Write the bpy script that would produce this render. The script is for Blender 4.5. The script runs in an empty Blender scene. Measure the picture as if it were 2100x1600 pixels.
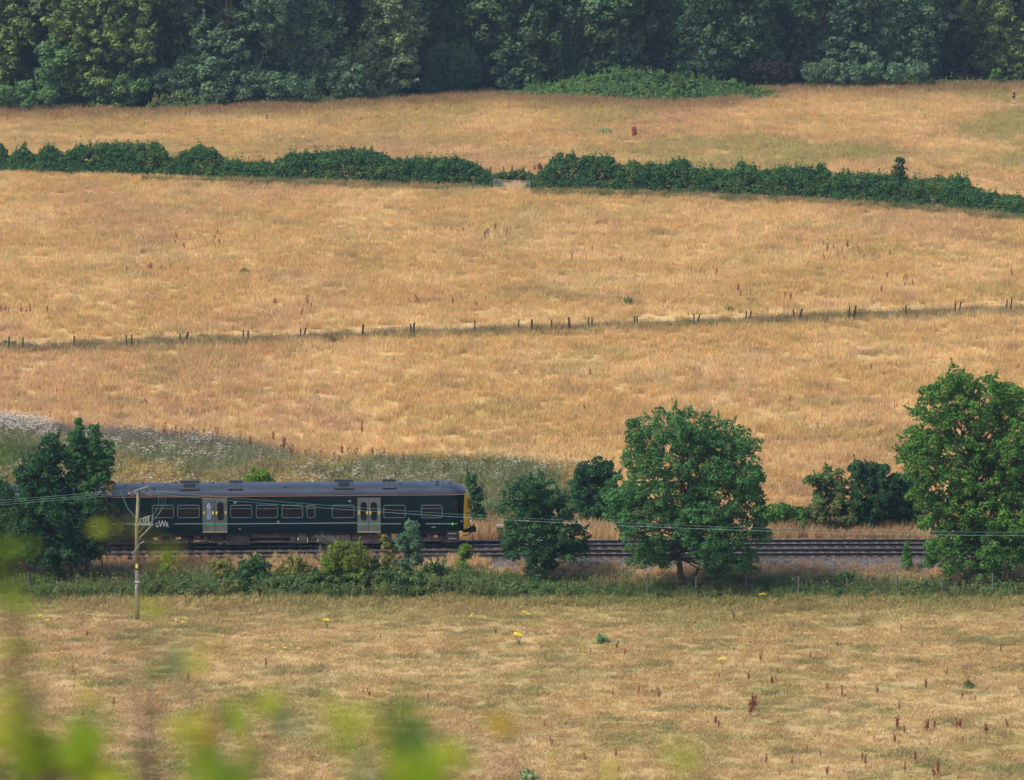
import bpy, math, random
import numpy as np
from mathutils import Vector

# ------------------------------------------------------------------ camera, world, sun, exposure
sc = bpy.context.scene
COL = sc.collection
F_PX, H, TH = 9700.0, 56.0, math.radians(8.67)      # focal length in photo pixels, eye height, pitch down
cam_d = bpy.data.cameras.new('camera')
cam = bpy.data.objects.new('camera', cam_d)
COL.objects.link(cam)
cam.location = (0, 0, H)
cam.rotation_euler = (math.pi / 2 - TH, 0, 0)
cam_d.sensor_fit = 'HORIZONTAL'
cam_d.sensor_width = 36
cam_d.lens = 36 * F_PX / 2100
cam_d.clip_start = 0.3
cam_d.clip_end = 20000
cam_d.dof.use_dof = True
cam_d.dof.focus_distance = 303
cam_d.dof.aperture_fstop = 5.6
sc.camera = cam

SUN_EL, SUN_AZ = math.radians(50), math.radians(-120)   # azimuth from +Y towards +X
world = bpy.data.worlds.new('World')
sc.world = world
world.use_nodes = True
wn = world.node_tree
wn.nodes.clear()
sky = wn.nodes.new('ShaderNodeTexSky')
sky.sky_type = 'NISHITA'
sky.sun_disc = False
sky.sun_elevation = SUN_EL
sky.sun_rotation = SUN_AZ
sky.air_density = 1.0
sky.dust_density = 2.5
bg = wn.nodes.new('ShaderNodeBackground')
bg.inputs['Strength'].default_value = 0.125
wo = wn.nodes.new('ShaderNodeOutputWorld')
wn.links.new(sky.outputs[0], bg.inputs['Color'])
wn.links.new(bg.outputs[0], wo.inputs['Surface'])

sun_d = bpy.data.lights.new('sun', 'SUN')
sun_d.energy = 2.6
sun_d.angle = math.radians(9)
sun_d.color = (1.0, 0.94, 0.84)
sun = bpy.data.objects.new('sun', sun_d)
COL.objects.link(sun)
sd = Vector((math.sin(SUN_AZ) * math.cos(SUN_EL), math.cos(SUN_AZ) * math.cos(SUN_EL), math.sin(SUN_EL)))
sun.rotation_euler = sd.to_track_quat('Z', 'Y').to_euler()
sun.location = (-60, -40, 120)

sc.view_settings.view_transform = 'Standard'
sc.view_settings.look = 'None'
sc.view_settings.gamma = 1
sc.view_settings.exposure = 0.8
sc.cycles.max_bounces = 5
sc.cycles.diffuse_bounces = 2
sc.cycles.glossy_bounces = 2
sc.cycles.transmission_bounces = 3
sc.cycles.transparent_max_bounces = 4
sc.cycles.volume_bounces = 0
sc.cycles.use_fast_gi = False
sc.cycles.use_denoising = True
sc.cycles.denoiser = 'OPENIMAGEDENOISE'
sc.cycles.denoising_input_passes = 'RGB_ALBEDO_NORMAL'
sc.cycles.denoising_prefilter = 'ACCURATE'

# ------------------------------------------------------------------ photo pixel <-> world
CT, ST = math.cos(TH), math.sin(TH)
def ray(px, py):
    a = (px - 1050) / F_PX; b = (800 - py) / F_PX
    return a, CT + b * ST, -ST + b * CT
def G(px, py, z=0.0):                  # the point at height z seen at this pixel
    x, y, w = ray(px, py)
    t = (z - H) / w
    return Vector((x * t, y * t, z))
def AT(px, py, Y):                     # the point at distance Y seen at this pixel
    x, y, w = ray(px, py)
    t = Y / y
    return Vector((x * t, Y, H + w * t))
def PX(x, y, z=0.0):
    d = y * CT - (z - H) * ST
    return 1050 + F_PX * x / d, 800 - F_PX * (y * ST + (z - H) * CT) / d
def scale_at(Y):                       # pixels per metre
    return F_PX / (Y * CT + H * ST)

# ------------------------------------------------------------------ noise
_r = np.random.default_rng(11)
_T = _r.random((256, 256))
def vnoise(x, y):
    xi = np.floor(x).astype(int); yi = np.floor(y).astype(int)
    fx = x - xi; fy = y - yi
    fx = fx * fx * (3 - 2 * fx); fy = fy * fy * (3 - 2 * fy)
    a = _T[xi & 255, yi & 255]; b = _T[(xi + 1) & 255, yi & 255]
    c = _T[xi & 255, (yi + 1) & 255]; d = _T[(xi + 1) & 255, (yi + 1) & 255]
    return (a * (1 - fx) + b * fx) * (1 - fy) + (c * (1 - fx) + d * fx) * fy
def fbm(x, y, s, o=4, off=0.0):
    v = 0; amp = 1; tot = 0
    for i in range(o):
        v = v + amp * vnoise(x / s + off + 17.3 * i, y / s + off * 1.7 + 5.1 * i)
        tot += amp; amp *= 0.55; s = s / 2.03
    return v / tot
def sm(a, b, v):
    t = np.clip((v - a) / (b - a), 0, 1)
    return t * t * (3 - 2 * t)

# ------------------------------------------------------------------ object helpers
def link(o, parent=None):
    COL.objects.link(o)
    if parent is not None: o.parent = parent
    return o
def tag(o, label=None, cat=None, group=None, kind=None):
    if label: o['label'] = label
    if cat: o['category'] = cat
    if group: o['group'] = group
    if kind: o['kind'] = kind
    return o
def empty(name, loc=(0, 0, 0), rz=0, **k):
    o = bpy.data.objects.new(name, None)
    o.location = loc; o.rotation_euler = (0, 0, rz)
    o.empty_display_size = 0.3
    link(o); tag(o, **k)
    return o
def mesh_np(name, verts, quads, mats, tint=None, midx=None, smooth=False, attr='tint'):
    me = bpy.data.meshes.new(name)
    verts = np.asarray(verts, np.float32); quads = np.asarray(quads, np.int32)
    n = len(quads); k = quads.shape[1]
    me.vertices.add(len(verts)); me.vertices.foreach_set('co', verts.ravel())
    me.loops.add(n * k); me.loops.foreach_set('vertex_index', quads.ravel())
    me.polygons.add(n)
    me.polygons.foreach_set('loop_start', np.arange(0, n * k, k, dtype=np.int32))
    try: me.polygons.foreach_set('loop_total', np.full(n, k, np.int32))
    except Exception: pass
    if midx is not None: me.polygons.foreach_set('material_index', np.asarray(midx, np.int32))
    me.polygons.foreach_set('use_smooth', np.full(n, smooth))
    for m in (mats if isinstance(mats, (list, tuple)) else [mats]): me.materials.append(m)
    if tint is not None:
        tint = np.asarray(tint, np.float32)
        if tint.ndim == 1:
            a = me.attributes.new(attr, 'FLOAT', 'POINT'); a.data.foreach_set('value', tint)
        else:
            a = me.attributes.new(attr, 'FLOAT_COLOR', 'POINT')
            a.data.foreach_set('color', np.c_[tint, np.ones(len(tint))].astype(np.float32).ravel())
    me.update(calc_edges=True)
    return me
class MB:
    def __init__(s): s.v = []; s.f = []
    def add(s, vs, fs):
        o = len(s.v); s.v += [tuple(v) for v in vs]; s.f += [tuple(i + o for i in f) for f in fs]; return s
    def box(s, a, b):
        (x0, y0, z0), (x1, y1, z1) = a, b
        return s.add([(x0,y0,z0),(x1,y0,z0),(x1,y1,z0),(x0,y1,z0),(x0,y0,z1),(x1,y0,z1),(x1,y1,z1),(x0,y1,z1)],
                     [(0,3,2,1),(4,5,6,7),(0,1,5,4),(1,2,6,5),(2,3,7,6),(3,0,4,7)])
    def tube(s, pts, rad, n=6):
        pts = [Vector(p) for p in pts]
        if not isinstance(rad, (list, tuple)): rad = [rad] * len(pts)
        rings = []
        for i, p in enumerate(pts):
            d = (pts[min(i + 1, len(pts) - 1)] - pts[max(i - 1, 0)]).normalized()
            u = d.cross(Vector((0.31, 0.95, 0.05))); 
            if u.length < 1e-3: u = d.cross(Vector((1, 0, 0)))
            u.normalize(); w = d.cross(u)
            rings.append([p + (u * math.cos(2 * math.pi * k / n) + w * math.sin(2 * math.pi * k / n)) * rad[i] for k in range(n)])
        vs = [v for r in rings for v in r]
        fs = [(i * n + k, i * n + (k + 1) % n, (i + 1) * n + (k + 1) % n, (i + 1) * n + k) for i in range(len(pts) - 1) for k in range(n)]
        fs += [tuple(range(n))[::-1], tuple((len(pts) - 1) * n + k for k in range(n))]
        return s.add(vs, fs)
    def disc(s, c, r, h, n=16, axis='y'):      # short cylinder
        c = Vector(c); d = {'x': Vector((1,0,0)), 'y': Vector((0,1,0)), 'z': Vector((0,0,1))}[axis] * h / 2
        return s.tube([c - d, c + d], r, n)
    def mesh(s, name, mat, smooth=False):
        me = bpy.data.meshes.new(name); me.from_pydata(s.v, [], s.f)
        for m in (mat if isinstance(mat, list) else [mat]): me.materials.append(m)
        if smooth:
            me.polygons.foreach_set('use_smooth', [True] * len(me.polygons))
        me.update(); return me
    def build(s, name, mat, parent=None, smooth=False):
        return link(bpy.data.objects.new(name, s.mesh(name, mat, smooth)), parent)

# ------------------------------------------------------------------ materials
def new_mat(name):
    m = bpy.data.materials.new(name); m.use_nodes = True
    m.node_tree.nodes.clear(); return m, m.node_tree
def N(nt, t, **k):
    n = nt.nodes.new(t)
    for a, b in k.items(): setattr(n, a, b)
    return n
def plain(name, col, rough=0.6, metal=0.0, var=0.15, scale=6.0, bump=0.0, spec=0.4, stretch=None):
    m, nt = new_mat(name); L = nt.links
    out = N(nt, 'ShaderNodeOutputMaterial'); b = N(nt, 'ShaderNodeBsdfPrincipled')
    b.inputs['Roughness'].default_value = rough; b.inputs['Metallic'].default_value = metal
    b.inputs['Specular IOR Level'].default_value = spec
    tc = N(nt, 'ShaderNodeTexCoord'); no = N(nt, 'ShaderNodeTexNoise')
    no.inputs['Scale'].default_value = scale; no.inputs['Detail'].default_value = 6
    mp = N(nt, 'ShaderNodeMapping')
    if stretch: mp.inputs['Scale'].default_value = stretch
    L.new(tc.outputs['Object'], mp.inputs[0]); L.new(mp.outputs[0], no.inputs['Vector'])
    r = N(nt, 'ShaderNodeMapRange'); r.inputs[1].default_value = 0.3; r.inputs[2].default_value = 0.7
    r.inputs[3].default_value = 1 - var; r.inputs[4].default_value = 1 + var
    L.new(no.outputs[0], r.inputs[0])
    mx = N(nt, 'ShaderNodeMix', data_type='RGBA', blend_type='MULTIPLY'); mx.inputs[0].default_value = 1
    mx.inputs[6].default_value = (*col, 1); L.new(r.outputs[0], mx.inputs[7])
    L.new(mx.outputs[2], b.inputs['Base Color'])
    if bump:
        bp = N(nt, 'ShaderNodeBump'); bp.inputs['Strength'].default_value = bump; bp.inputs['Distance'].default_value = 0.05
        L.new(no.outputs[0], bp.inputs['Height']); L.new(bp.outputs[0], b.inputs['Normal'])
    L.new(b.outputs[0], out.inputs[0])
    return m
def leafy(name, dark, light, accent=None, trans=0.3):
    """leaf material: per-leaf tint attribute between two greens, a broad noise towards an accent"""
    m, nt = new_mat(name); L = nt.links
    out = N(nt, 'ShaderNodeOutputMaterial')
    at = N(nt, 'ShaderNodeAttribute', attribute_name='tint')
    mx = N(nt, 'ShaderNodeMix', data_type='RGBA')
    mx.inputs[6].default_value = (*dark, 1); mx.inputs[7].default_value = (*light, 1)
    L.new(at.outputs['Fac'], mx.inputs[0])
    col = mx.outputs[2]
    if accent:
        tc = N(nt, 'ShaderNodeNewGeometry'); no = N(nt, 'ShaderNodeTexNoise')
        no.inputs['Scale'].default_value = 0.35; no.inputs['Detail'].default_value = 3
        L.new(tc.outputs['Position'], no.inputs['Vector'])
        r = N(nt, 'ShaderNodeMapRange'); r.inputs[1].default_value = 0.5; r.inputs[2].default_value = 0.72; r.inputs[4].default_value = 0.75
        L.new(no.outputs[0], r.inputs[0])
        m2 = N(nt, 'ShaderNodeMix', data_type='RGBA'); m2.inputs[7].default_value = (*accent, 1)
        L.new(r.outputs[0], m2.inputs[0]); L.new(col, m2.inputs[6]); col = m2.outputs[2]
    d = N(nt, 'ShaderNodeBsdfDiffuse'); t = N(nt, 'ShaderNodeBsdfTranslucent'); ms = N(nt, 'ShaderNodeMixShader')
    ms.inputs[0].default_value = trans
    L.new(col, d.inputs[0]); L.new(col, t.inputs[0]); L.new(d.outputs[0], ms.inputs[1]); L.new(t.outputs[0], ms.inputs[2])
    L.new(ms.outputs[0], out.inputs[0])
    return m
def tuft_mat(name, trans=0.45, mul=(1, 1, 1)):
    """grass blades: colour handed over by each scattered tuft"""
    m, nt = new_mat(name); L = nt.links
    out = N(nt, 'ShaderNodeOutputMaterial')
    at = N(nt, 'ShaderNodeAttribute', attribute_name='col', attribute_type='INSTANCER')
    bt = N(nt, 'ShaderNodeAttribute', attribute_name='tint')
    r = N(nt, 'ShaderNodeMapRange'); r.inputs[3].default_value = 0.84; r.inputs[4].default_value = 1.18
    L.new(bt.outputs['Fac'], r.inputs[0])
    mx = N(nt, 'ShaderNodeMix', data_type='RGBA', blend_type='MULTIPLY'); mx.inputs[0].default_value = 1
    L.new(at.outputs['Color'], mx.inputs[6]); L.new(r.outputs[0], mx.inputs[7])
    m3 = N(nt, 'ShaderNodeMix', data_type='RGBA', blend_type='MULTIPLY'); m3.inputs[0].default_value = 1
    L.new(mx.outputs[2], m3.inputs[6]); m3.inputs[7].default_value = (*mul, 1)
    d = N(nt, 'ShaderNodeBsdfDiffuse'); t = N(nt, 'ShaderNodeBsdfTranslucent'); ms = N(nt, 'ShaderNodeMixShader')
    ms.inputs[0].default_value = trans
    L.new(m3.outputs[2], d.inputs[0]); L.new(m3.outputs[2], t.inputs[0])
    L.new(d.outputs[0], ms.inputs[1]); L.new(t.outputs[0], ms.inputs[2]); L.new(ms.outputs[0], out.inputs[0])
    return m
def ground_mat():
    m, nt = new_mat('ground'); L = nt.links
    out = N(nt, 'ShaderNodeOutputMaterial'); b = N(nt, 'ShaderNodeBsdfDiffuse')
    at = N(nt, 'ShaderNodeAttribute', attribute_name='col')
    g = N(nt, 'ShaderNodeNewGeometry'); no = N(nt, 'ShaderNodeTexNoise')
    no.inputs['Scale'].default_value = 2.5; no.inputs['Detail'].default_value = 8; no.inputs['Roughness'].default_value = 0.7
    L.new(g.outputs['Position'], no.inputs['Vector'])
    r = N(nt, 'ShaderNodeMapRange'); r.inputs[1].default_value = 0.3; r.inputs[2].default_value = 0.7
    r.inputs[3].default_value = 0.72; r.inputs[4].default_value = 1.25
    L.new(no.outputs[0], r.inputs[0])
    mx = N(nt, 'ShaderNodeMix', data_type='RGBA', blend_type='MULTIPLY'); mx.inputs[0].default_value = 1
    L.new(at.outputs['Color'], mx.inputs[6]); L.new(r.outputs[0], mx.inputs[7]); L.new(mx.outputs[2], b.inputs[0])
    bp = N(nt, 'ShaderNodeBump'); bp.inputs['Strength'].default_value = 0.5; bp.inputs['Distance'].default_value = 0.1
    L.new(no.outputs[0], bp.inputs['Height']); L.new(bp.outputs[0], b.inputs['Normal'])
    L.new(b.outputs[0], out.inputs[0])
    return m
def gravel_mat():
    m, nt = new_mat('ballast'); L = nt.links
    out = N(nt, 'ShaderNodeOutputMaterial'); b = N(nt, 'ShaderNodeBsdfDiffuse')
    g = N(nt, 'ShaderNodeNewGeometry'); v = N(nt, 'ShaderNodeTexVoronoi'); v.inputs['Scale'].default_value = 9
    no = N(nt, 'ShaderNodeTexNoise'); no.inputs['Scale'].default_value = 0.8; no.inputs['Detail'].default_value = 6
    L.new(g.outputs['Position'], v.inputs['Vector']); L.new(g.outputs['Position'], no.inputs['Vector'])
    cr = N(nt, 'ShaderNodeValToRGB'); e = cr.color_ramp.elements
    e[0].color = (0.045, 0.038, 0.037, 1); e[1].color = (0.20, 0.178, 0.168, 1)
    sep = N(nt, 'ShaderNodeSeparateColor'); L.new(v.outputs['Color'], sep.inputs[0]); L.new(sep.outputs[0], cr.inputs[0])
    mx = N(nt, 'ShaderNodeMix', data_type='RGBA'); mx.inputs[7].default_value = (0.12, 0.085, 0.06, 1)
    r = N(nt, 'ShaderNodeMapRange'); r.inputs[1].default_value = 0.4; r.inputs[2].default_value = 0.7; r.inputs[4].default_value = 0.7
    L.new(no.outputs[0], r.inputs[0]); L.new(r.outputs[0], mx.inputs[0]); L.new(cr.outputs[0], mx.inputs[6])
    ca = N(nt, 'ShaderNodeAttribute', attribute_name='clean')
    gm = N(nt, 'ShaderNodeMix', data_type='RGBA'); gm.inputs[6].default_value = (0.022, 0.016, 0.016, 1)
    gr_ = N(nt, 'ShaderNodeMapRange'); gr_.inputs[3].default_value = 0.25
    L.new(ca.outputs['Fac'], gr_.inputs[0]); L.new(gr_.outputs[0], gm.inputs[0]); L.new(mx.outputs[2], gm.inputs[7])
    L.new(gm.outputs[2], b.inputs[0])
    bp = N(nt, 'ShaderNodeBump'); bp.inputs['Strength'].default_value = 0.8; bp.inputs['Distance'].default_value = 0.05
    L.new(v.outputs['Distance'], bp.inputs['Height']); L.new(bp.outputs[0], b.inputs['Normal'])
    L.new(b.outputs[0], out.inputs[0])
    return m

M_BARK = plain('bark', (0.06, 0.05, 0.042), 0.9, var=0.4, scale=3, bump=0.6, spec=0.2)
M_BARK_PALE = plain('pale_bark', (0.15, 0.14, 0.12), 0.9, var=0.4, scale=3, bump=0.6, spec=0.2)
M_GROUND = ground_mat()
M_BALLAST = gravel_mat()
M_BLADE = tuft_mat('grass_blade')
M_UMBEL = plain('cream_flower', (0.55, 0.49, 0.40), 0.9, var=0.1)
M_UMBEL_FADED = plain('faded_flower', (0.18, 0.15, 0.12), 0.9, var=0.2)
M_RUST = plain('dock_seed', (0.20, 0.065, 0.045), 0.9, var=0.35, scale=9, spec=0.1)
M_RUST2 = plain('pale_dock_seed', (0.26, 0.10, 0.06), 0.9, var=0.35, scale=9, spec=0.1)
M_YELLOW = plain('ragwort_flower', (0.72, 0.55, 0.02), 0.8, var=0.15)
M_STEM = plain('green_stem', (0.10, 0.16, 0.05), 0.9, var=0.2)
M_POST = plain('weathered_post', (0.05, 0.047, 0.045), 0.9, var=0.4, scale=8, spec=0.2, stretch=(4, 4, 0.6))
M_POST_GREY = plain('grey_post', (0.12, 0.115, 0.11), 0.9, var=0.3, scale=8, spec=0.2, stretch=(4, 4, 0.6))
M_WIRE = plain('fence_wire', (0.10, 0.09, 0.085), 0.6, 0.6)

# ------------------------------------------------------------------ the ground, zones laid out in world space
def poly(pts):
    xs = np.array([p[0] for p in pts], float); ys = np.array([p[1] for p in pts], float)
    return lambda x: np.interp(x, xs, ys)
WOOD = poly([(-100, 232), (0, 230), (300, 230), (500, 222), (700, 215), (900, 203), (1000, 190), (1100, 203), (1350, 211), (1490, 208), (1560, 186), (1700, 182), (1900, 178), (2200, 172)])
HEDGE = poly([(-200, 352), (0, 355), (300, 365), (500, 372), (700, 380), (1020, 388), (1085, 394), (1400, 402), (1700, 418), (1900, 430), (2100, 450), (2300, 462)])
FENCE = poly([(-100, 722), (0, 716), (50, 716), (150, 713), (270, 709), (380, 705), (510, 700), (620, 697), (745, 691), (848, 685), (973, 683), (1065, 681), (1165, 680), (1210, 676), (1305, 672), (1428, 667), (1532, 661), (1635, 657), (1750, 652), (1858, 647), (1965, 643), (2072, 637), (2200, 632)])
WEED = poly([(-100, 872), (0, 868), (100, 880), (240, 892), (330, 896), (430, 905), (520, 918), (600, 935), (680, 948), (800, 948), (950, 945), (1080, 950), (1180, 962), (1250, 985), (1300, 1060), (1400, 1090), (2300, 1090)])
def hill(y):
    t = np.clip(y / 165.0, -0.6, 1)
    return 54.3 * (1 - t) ** 1.12 * (t < 1)
def land_z(x, y):
    z = hill(y)
    px, py = PX(x, y)
    # the embankment the railway runs on is the ballast mound; fields swell very gently
    return z + 0.10 * (fbm(x, y, 14, 3, 3.3) - 0.5) * (y > 200)
C = lambda *c: np.array(c)
GOLD, STRAW, PINK, OLIVE, GREEN = C(.61, .41, .175), C(.68, .475, .225), C(.53, .335, .18), C(.40, .33, .125), C(.13, .19, .055)
BROWN, UMBER, GREY = C(.30, .20, .125), C(.15, .10, .065), C(.25, .21, .17)
def mixc(a, b, t): return a + (b - a) * t[:, None]
def zone_colour(x, y, rng=None):
    """colour of the grass at x, y (what grows there, not how it is lit)"""
    px, py = PX(x, y)
    n = len(x)
    jx = (fbm(x, y, 3.0, 3, 9.1) - 0.5)
    py = py + jx * 10
    big = fbm(x, y * 0.45, 16, 4, 1.0); med = fbm(x * 0.7, y * 0.6, 5, 4, 4.0); fin = fbm(x, y, 1.6, 3, 7.0); b2 = fbm(x, y * 0.4, 22, 4, 13.0)
    # dry hay meadow (between the wood and the railway)
    c = mixc(np.tile(GOLD, (n, 1)), STRAW, sm(.42, .62, med))
    c = mixc(c, PINK, sm(.50, .68, b2) * 0.5)
    c = mixc(c, OLIVE, sm(.55, .72, fbm(x, y * 0.5, 7, 4, 21.0)) * 0.3)
    c = mixc(c, BROWN, sm(.60, .74, fbm(x * .6, y * 0.8, 3, 4, 27.0)) * 0.32)
    # upper meadow: greener patches to the right
    up = (py < HEDGE(px) - 20)
    gp = sm(.50, .66, fbm(x, y * 0.35, 10, 4, 31.0)) * (0.35 + 0.65 * sm(900, 1700, px))
    c = np.where(up[:, None], mixc(c, OLIVE * .95 + GREEN * .1, gp * .8), c)
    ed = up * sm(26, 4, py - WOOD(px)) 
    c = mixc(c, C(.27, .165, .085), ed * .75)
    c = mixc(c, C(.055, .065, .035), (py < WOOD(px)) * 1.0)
    # ditch along the wire fence
    d = py - FENCE(px)
    c = mixc(c, STRAW, sm(-22, -14, d) * sm(-4, -9, d) * .8)
    ditch = sm(-9, -2, d) * sm(13, 5, d)
    dc = mixc(np.tile(C(.17, .16, .075), (n, 1)), C(.09, .10, .05), sm(.4, .6, fin))
    c = c * (1 - ditch * .6)[:, None] + dc * (ditch * .6)[:, None]
    # weeds behind the line
    w = sm(-4, 6, py - WEED(px)) * (py < 1100)
    wc = mixc(np.tile(C(.235, .24, .115), (n, 1)), C(.13, .17, .07), sm(.4, .6, med))
    wc = mixc(wc, C(.25, .21, .17), sm(40, 5, py - WEED(px)) * sm(650, 300, px) * .9)
    wc = mixc(wc, C(.42, .31, .12), np.clip(sm(.52, .66, fbm(x, y * .5, 7, 3, 41.)) + sm(965, 1000, py) * .6 * sm(1000, 500, px), 0, 1))
    wc = mixc(wc, C(.48, .30, .12), sm(1060, 1080, py))
    c = c * (1 - w)[:, None] + wc * w[:, None]
    # verges of the railway
    v = ((py > 1072) & (py < 1232))
    vc = mixc(np.tile(C(.62, .43, .21), (n, 1)), C(.44, .29, .15), sm(.4, .65, med))
    c = np.where(v[:, None], vc, c)
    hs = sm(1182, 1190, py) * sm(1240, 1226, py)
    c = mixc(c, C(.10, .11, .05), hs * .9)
    # grazed field in front
    f = py > 1226
    fc = mixc(np.tile(C(.52, .365, .17), (n, 1)), C(.57, .41, .20), sm(.42, .65, med))
    fc = mixc(fc, C(.52, .33, .19), sm(.52, .68, b2) * .4)
    fc = mixc(fc, C(.36, .30, .12), sm(.47, .64, fbm(x * .9, y * .8, 3.2, 4, 51.)) * .6)
    fc = mixc(fc, C(.17, .20, .07), sm(.58, .72, fbm(x * .7, y, 2.0, 3, 57.)) * .5)
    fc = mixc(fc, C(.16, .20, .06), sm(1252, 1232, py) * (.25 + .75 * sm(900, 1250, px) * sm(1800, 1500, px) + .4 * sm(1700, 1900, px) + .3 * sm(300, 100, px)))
    fc = mixc(fc, C(.33, .29, .11), sm(1300, 1250, py) * .5)
    c = np.where(f[:, None], fc, c)
    return np.clip(c, 0.01, 1)

xs = np.unique(np.concatenate([np.arange(-84, 84.1, 1.2), -np.geomspace(86, 5000, 22), np.geomspace(86, 5000, 22)]))
ys = np.unique(np.concatenate([np.linspace(-300, 0, 6), np.arange(3, 214, 7), np.arange(214, 660, 1.0), np.geomspace(662, 9000, 24)]))
gx, gy = np.meshgrid(xs, ys)
vx, vy = gx.ravel(), gy.ravel()
vz = land_z(vx, vy)
nx, ny = len(xs), len(ys)
ii = (np.arange(ny - 1)[:, None] * nx + np.arange(nx - 1)[None, :]).ravel()
q = np.c_[ii, ii + 1, ii + 1 + nx, ii + nx]
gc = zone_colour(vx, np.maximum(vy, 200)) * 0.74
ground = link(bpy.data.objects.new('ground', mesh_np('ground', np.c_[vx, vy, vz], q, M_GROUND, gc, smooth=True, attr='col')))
tag(ground, kind='structure')

# ------------------------------------------------------------------ railway alignment
RZ = 0.62                                                  # height of the rail tops
def far_rail_py(px): return 1106 + 2.63e-6 * (2100 - px) ** 2
cl = [G(p, far_rail_py(p), RZ) for p in range(-500, 2651, 30)]
GAUGE = 1.435
def offset_line(pts, d):
    out = []
    for i, p in enumerate(pts):
        t = (pts[min(i + 1, len(pts) - 1)] - pts[max(i - 1, 0)]); t.z = 0; t.normalize()
        out.append(Vector((p.x + t.y * d, p.y - t.x * d, p.z)))
    return out
line_far = offset_line(cl, GAUGE / 2)       # centre of the far track
line_near = offset_line(cl, GAUGE / 2 + 3.25)
def strip(name, line, prof, mat, parent=None):
    """sweep a profile [(offset towards camera, z)] along a line"""
    b = MB(); rows = [offset_line(line, d) for d, z in prof]
    k = len(prof)
    for i in range(len(line)):
        for j, (d, z) in enumerate(prof): b.v.append((rows[j][i].x, rows[j][i].y, z))
    for i in range(len(line) - 1):
        for j in range(k - 1):
            b.f.append((i * k + j, i * k + j + 1, (i + 1) * k + j + 1, (i + 1) * k + j))
    return b.build(name, mat, parent)
def dense(line, step=1.0):
    out = []
    for a, b in zip(line[:-1], line[1:]):
        n = max(1, int((b - a).length / step))
        out += [a.lerp(b, i / n) for i in range(n)]
    return out + [line[-1]]
mid = dense(offset_line(cl, GAUGE / 2 + 1.6), 0.5)
rb = random.Random(4)
PROF = [(-5.0, -0.05), (-4.2, 0.30), (-3.6, 0.42), (-2.9, .44), (0, 0.42), (2.6, .44), (3.3, 0.44), (4.0, 0.36), (5.0, 0.16), (6.3, 0.06), (6.9, -0.05)]
bed = strip('ballast_bed', mid, PROF, M_BALLAST)
at_ = bed.data.attributes.new('clean', 'FLOAT', 'POINT')
at_.data.foreach_set('value', np.tile(np.array([1, .9, .8, .1, .35, .1, .5, .9, 1, 1, 1], np.float32), len(mid)))
for v in bed.data.vertices:
    v.co.z += rb.uniform(-0.025, 0.025); v.co.y += rb.uniform(-.12, .12)
tag(bed, kind='structure')
M_RAIL = plain('rail_steel', (0.012, 0.009, 0.010), 0.75, 0.2, var=0.3)
M_RAILTOP = plain('rail_head', (0.30, 0.28, 0.29), 0.4, 0.7, var=0.1)
M_SLEEPER = plain('concrete_sleeper', (0.095, 0.075, 0.07), 0.9, var=0.3)
M_CLIP = plain('rail_clip', (0.20, 0.12, 0.08), 0.8)
def sleeper_mesh():
    b = MB()
    b.add([(-1.25,-.14,-.2),(1.25,-.14,-.2),(1.25,.14,-.2),(-1.25,.14,-.2),(-1.25,-.12,.0),(1.25,-.12,.0),(1.25,.12,.0),(-1.25,.12,.0)],
          [(0,3,2,1),(4,5,6,7),(0,1,5,4),(1,2,6,5),(2,3,7,6),(3,0,4,7)])
    return b.mesh('sleeper', M_SLEEPER)
SLM = sleeper_mesh()
for line, lab in ((line_far, 'far railway track carrying the dark green train'), (line_near, 'empty nearer railway track in front of the train')):
    root = empty('railway_track', line[0], label=lab, cat='railway track', group='pair of railway tracks')
    for s in (-1, 1):
        rl = offset_line(line, s * GAUGE / 2)
        r = strip('rail', rl, [(-.065, RZ-.17), (-.07, RZ-.15), (-.012, RZ-.13), (-.012, RZ-.04), (-.037, RZ-.03), (-.037, RZ - .004), (.037, RZ - .004), (.037, RZ-.03), (.012, RZ-.04), (.012, RZ-.13), (.07, RZ-.15), (.065, RZ-.17)], M_RAIL, root)
        r.matrix_parent_inverse = root.matrix_world.inverted()
        r.location = -Vector(root.location); 
        h = strip('rail_head', rl, [(-.036, RZ - .02), (-.036, RZ), (.036, RZ), (.036, RZ - .02)], M_RAILTOP, r)
    dl = dense(line, 0.65)
    acc = []
    d = 0; last = line[0]; target = 0.3
    for a, b in zip(line[:-1], line[1:]):
        L_ = (b - a).length
        while target <= d + L_:
            p = a.lerp(b, (target - d) / L_); ang = math.atan2(b.y - a.y, b.x - a.x)
            acc.append((p, ang)); target += 0.66
        d += L_
    for p, ang in acc:
        o = bpy.data.objects.new('sleeper', SLM); link(o, root)
        o.location = Vector((p.x, p.y, RZ - .172)) - Vector(root.location)
        o.rotation_euler = (0, 0, ang + math.pi / 2)

# ------------------------------------------------------------------ the train
M_GREEN = plain('coach_green', (0.002, 0.010, 0.0115), 0.6, var=0.25, scale=1.2, spec=0.08)
M_ROOF = plain('coach_roof', (0.024, 0.032, 0.050), 0.45, var=0.3, scale=1.0, spec=0.5, stretch=(0.4, 1, 1))
M_ROOFDARK = plain('roof_fitting', (0.010, 0.012, 0.018), 0.7)
M_DOOR = plain('door_grey', (0.10, 0.105, 0.105), 0.5, var=0.25, scale=1.5, stretch=(1, 1, .4))
M_GLASS = plain('tinted_glass', (0.011, 0.010, 0.011), 0.15, var=0.5, scale=1.4, spec=0.5)
M_FROST = plain('frosted_glass', (0.16, 0.20, 0.26), 0.4, var=0.25, scale=4)
M_WFRAME = plain('window_frame', (0.085, 0.125, 0.145), 0.5)
M_STRIPE = plain('stripe_grey', (0.20, 0.24, 0.25), 0.5)
M_STRIPEG = plain('stripe_green', (0.04, 0.42, 0.14), 0.5)
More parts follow.
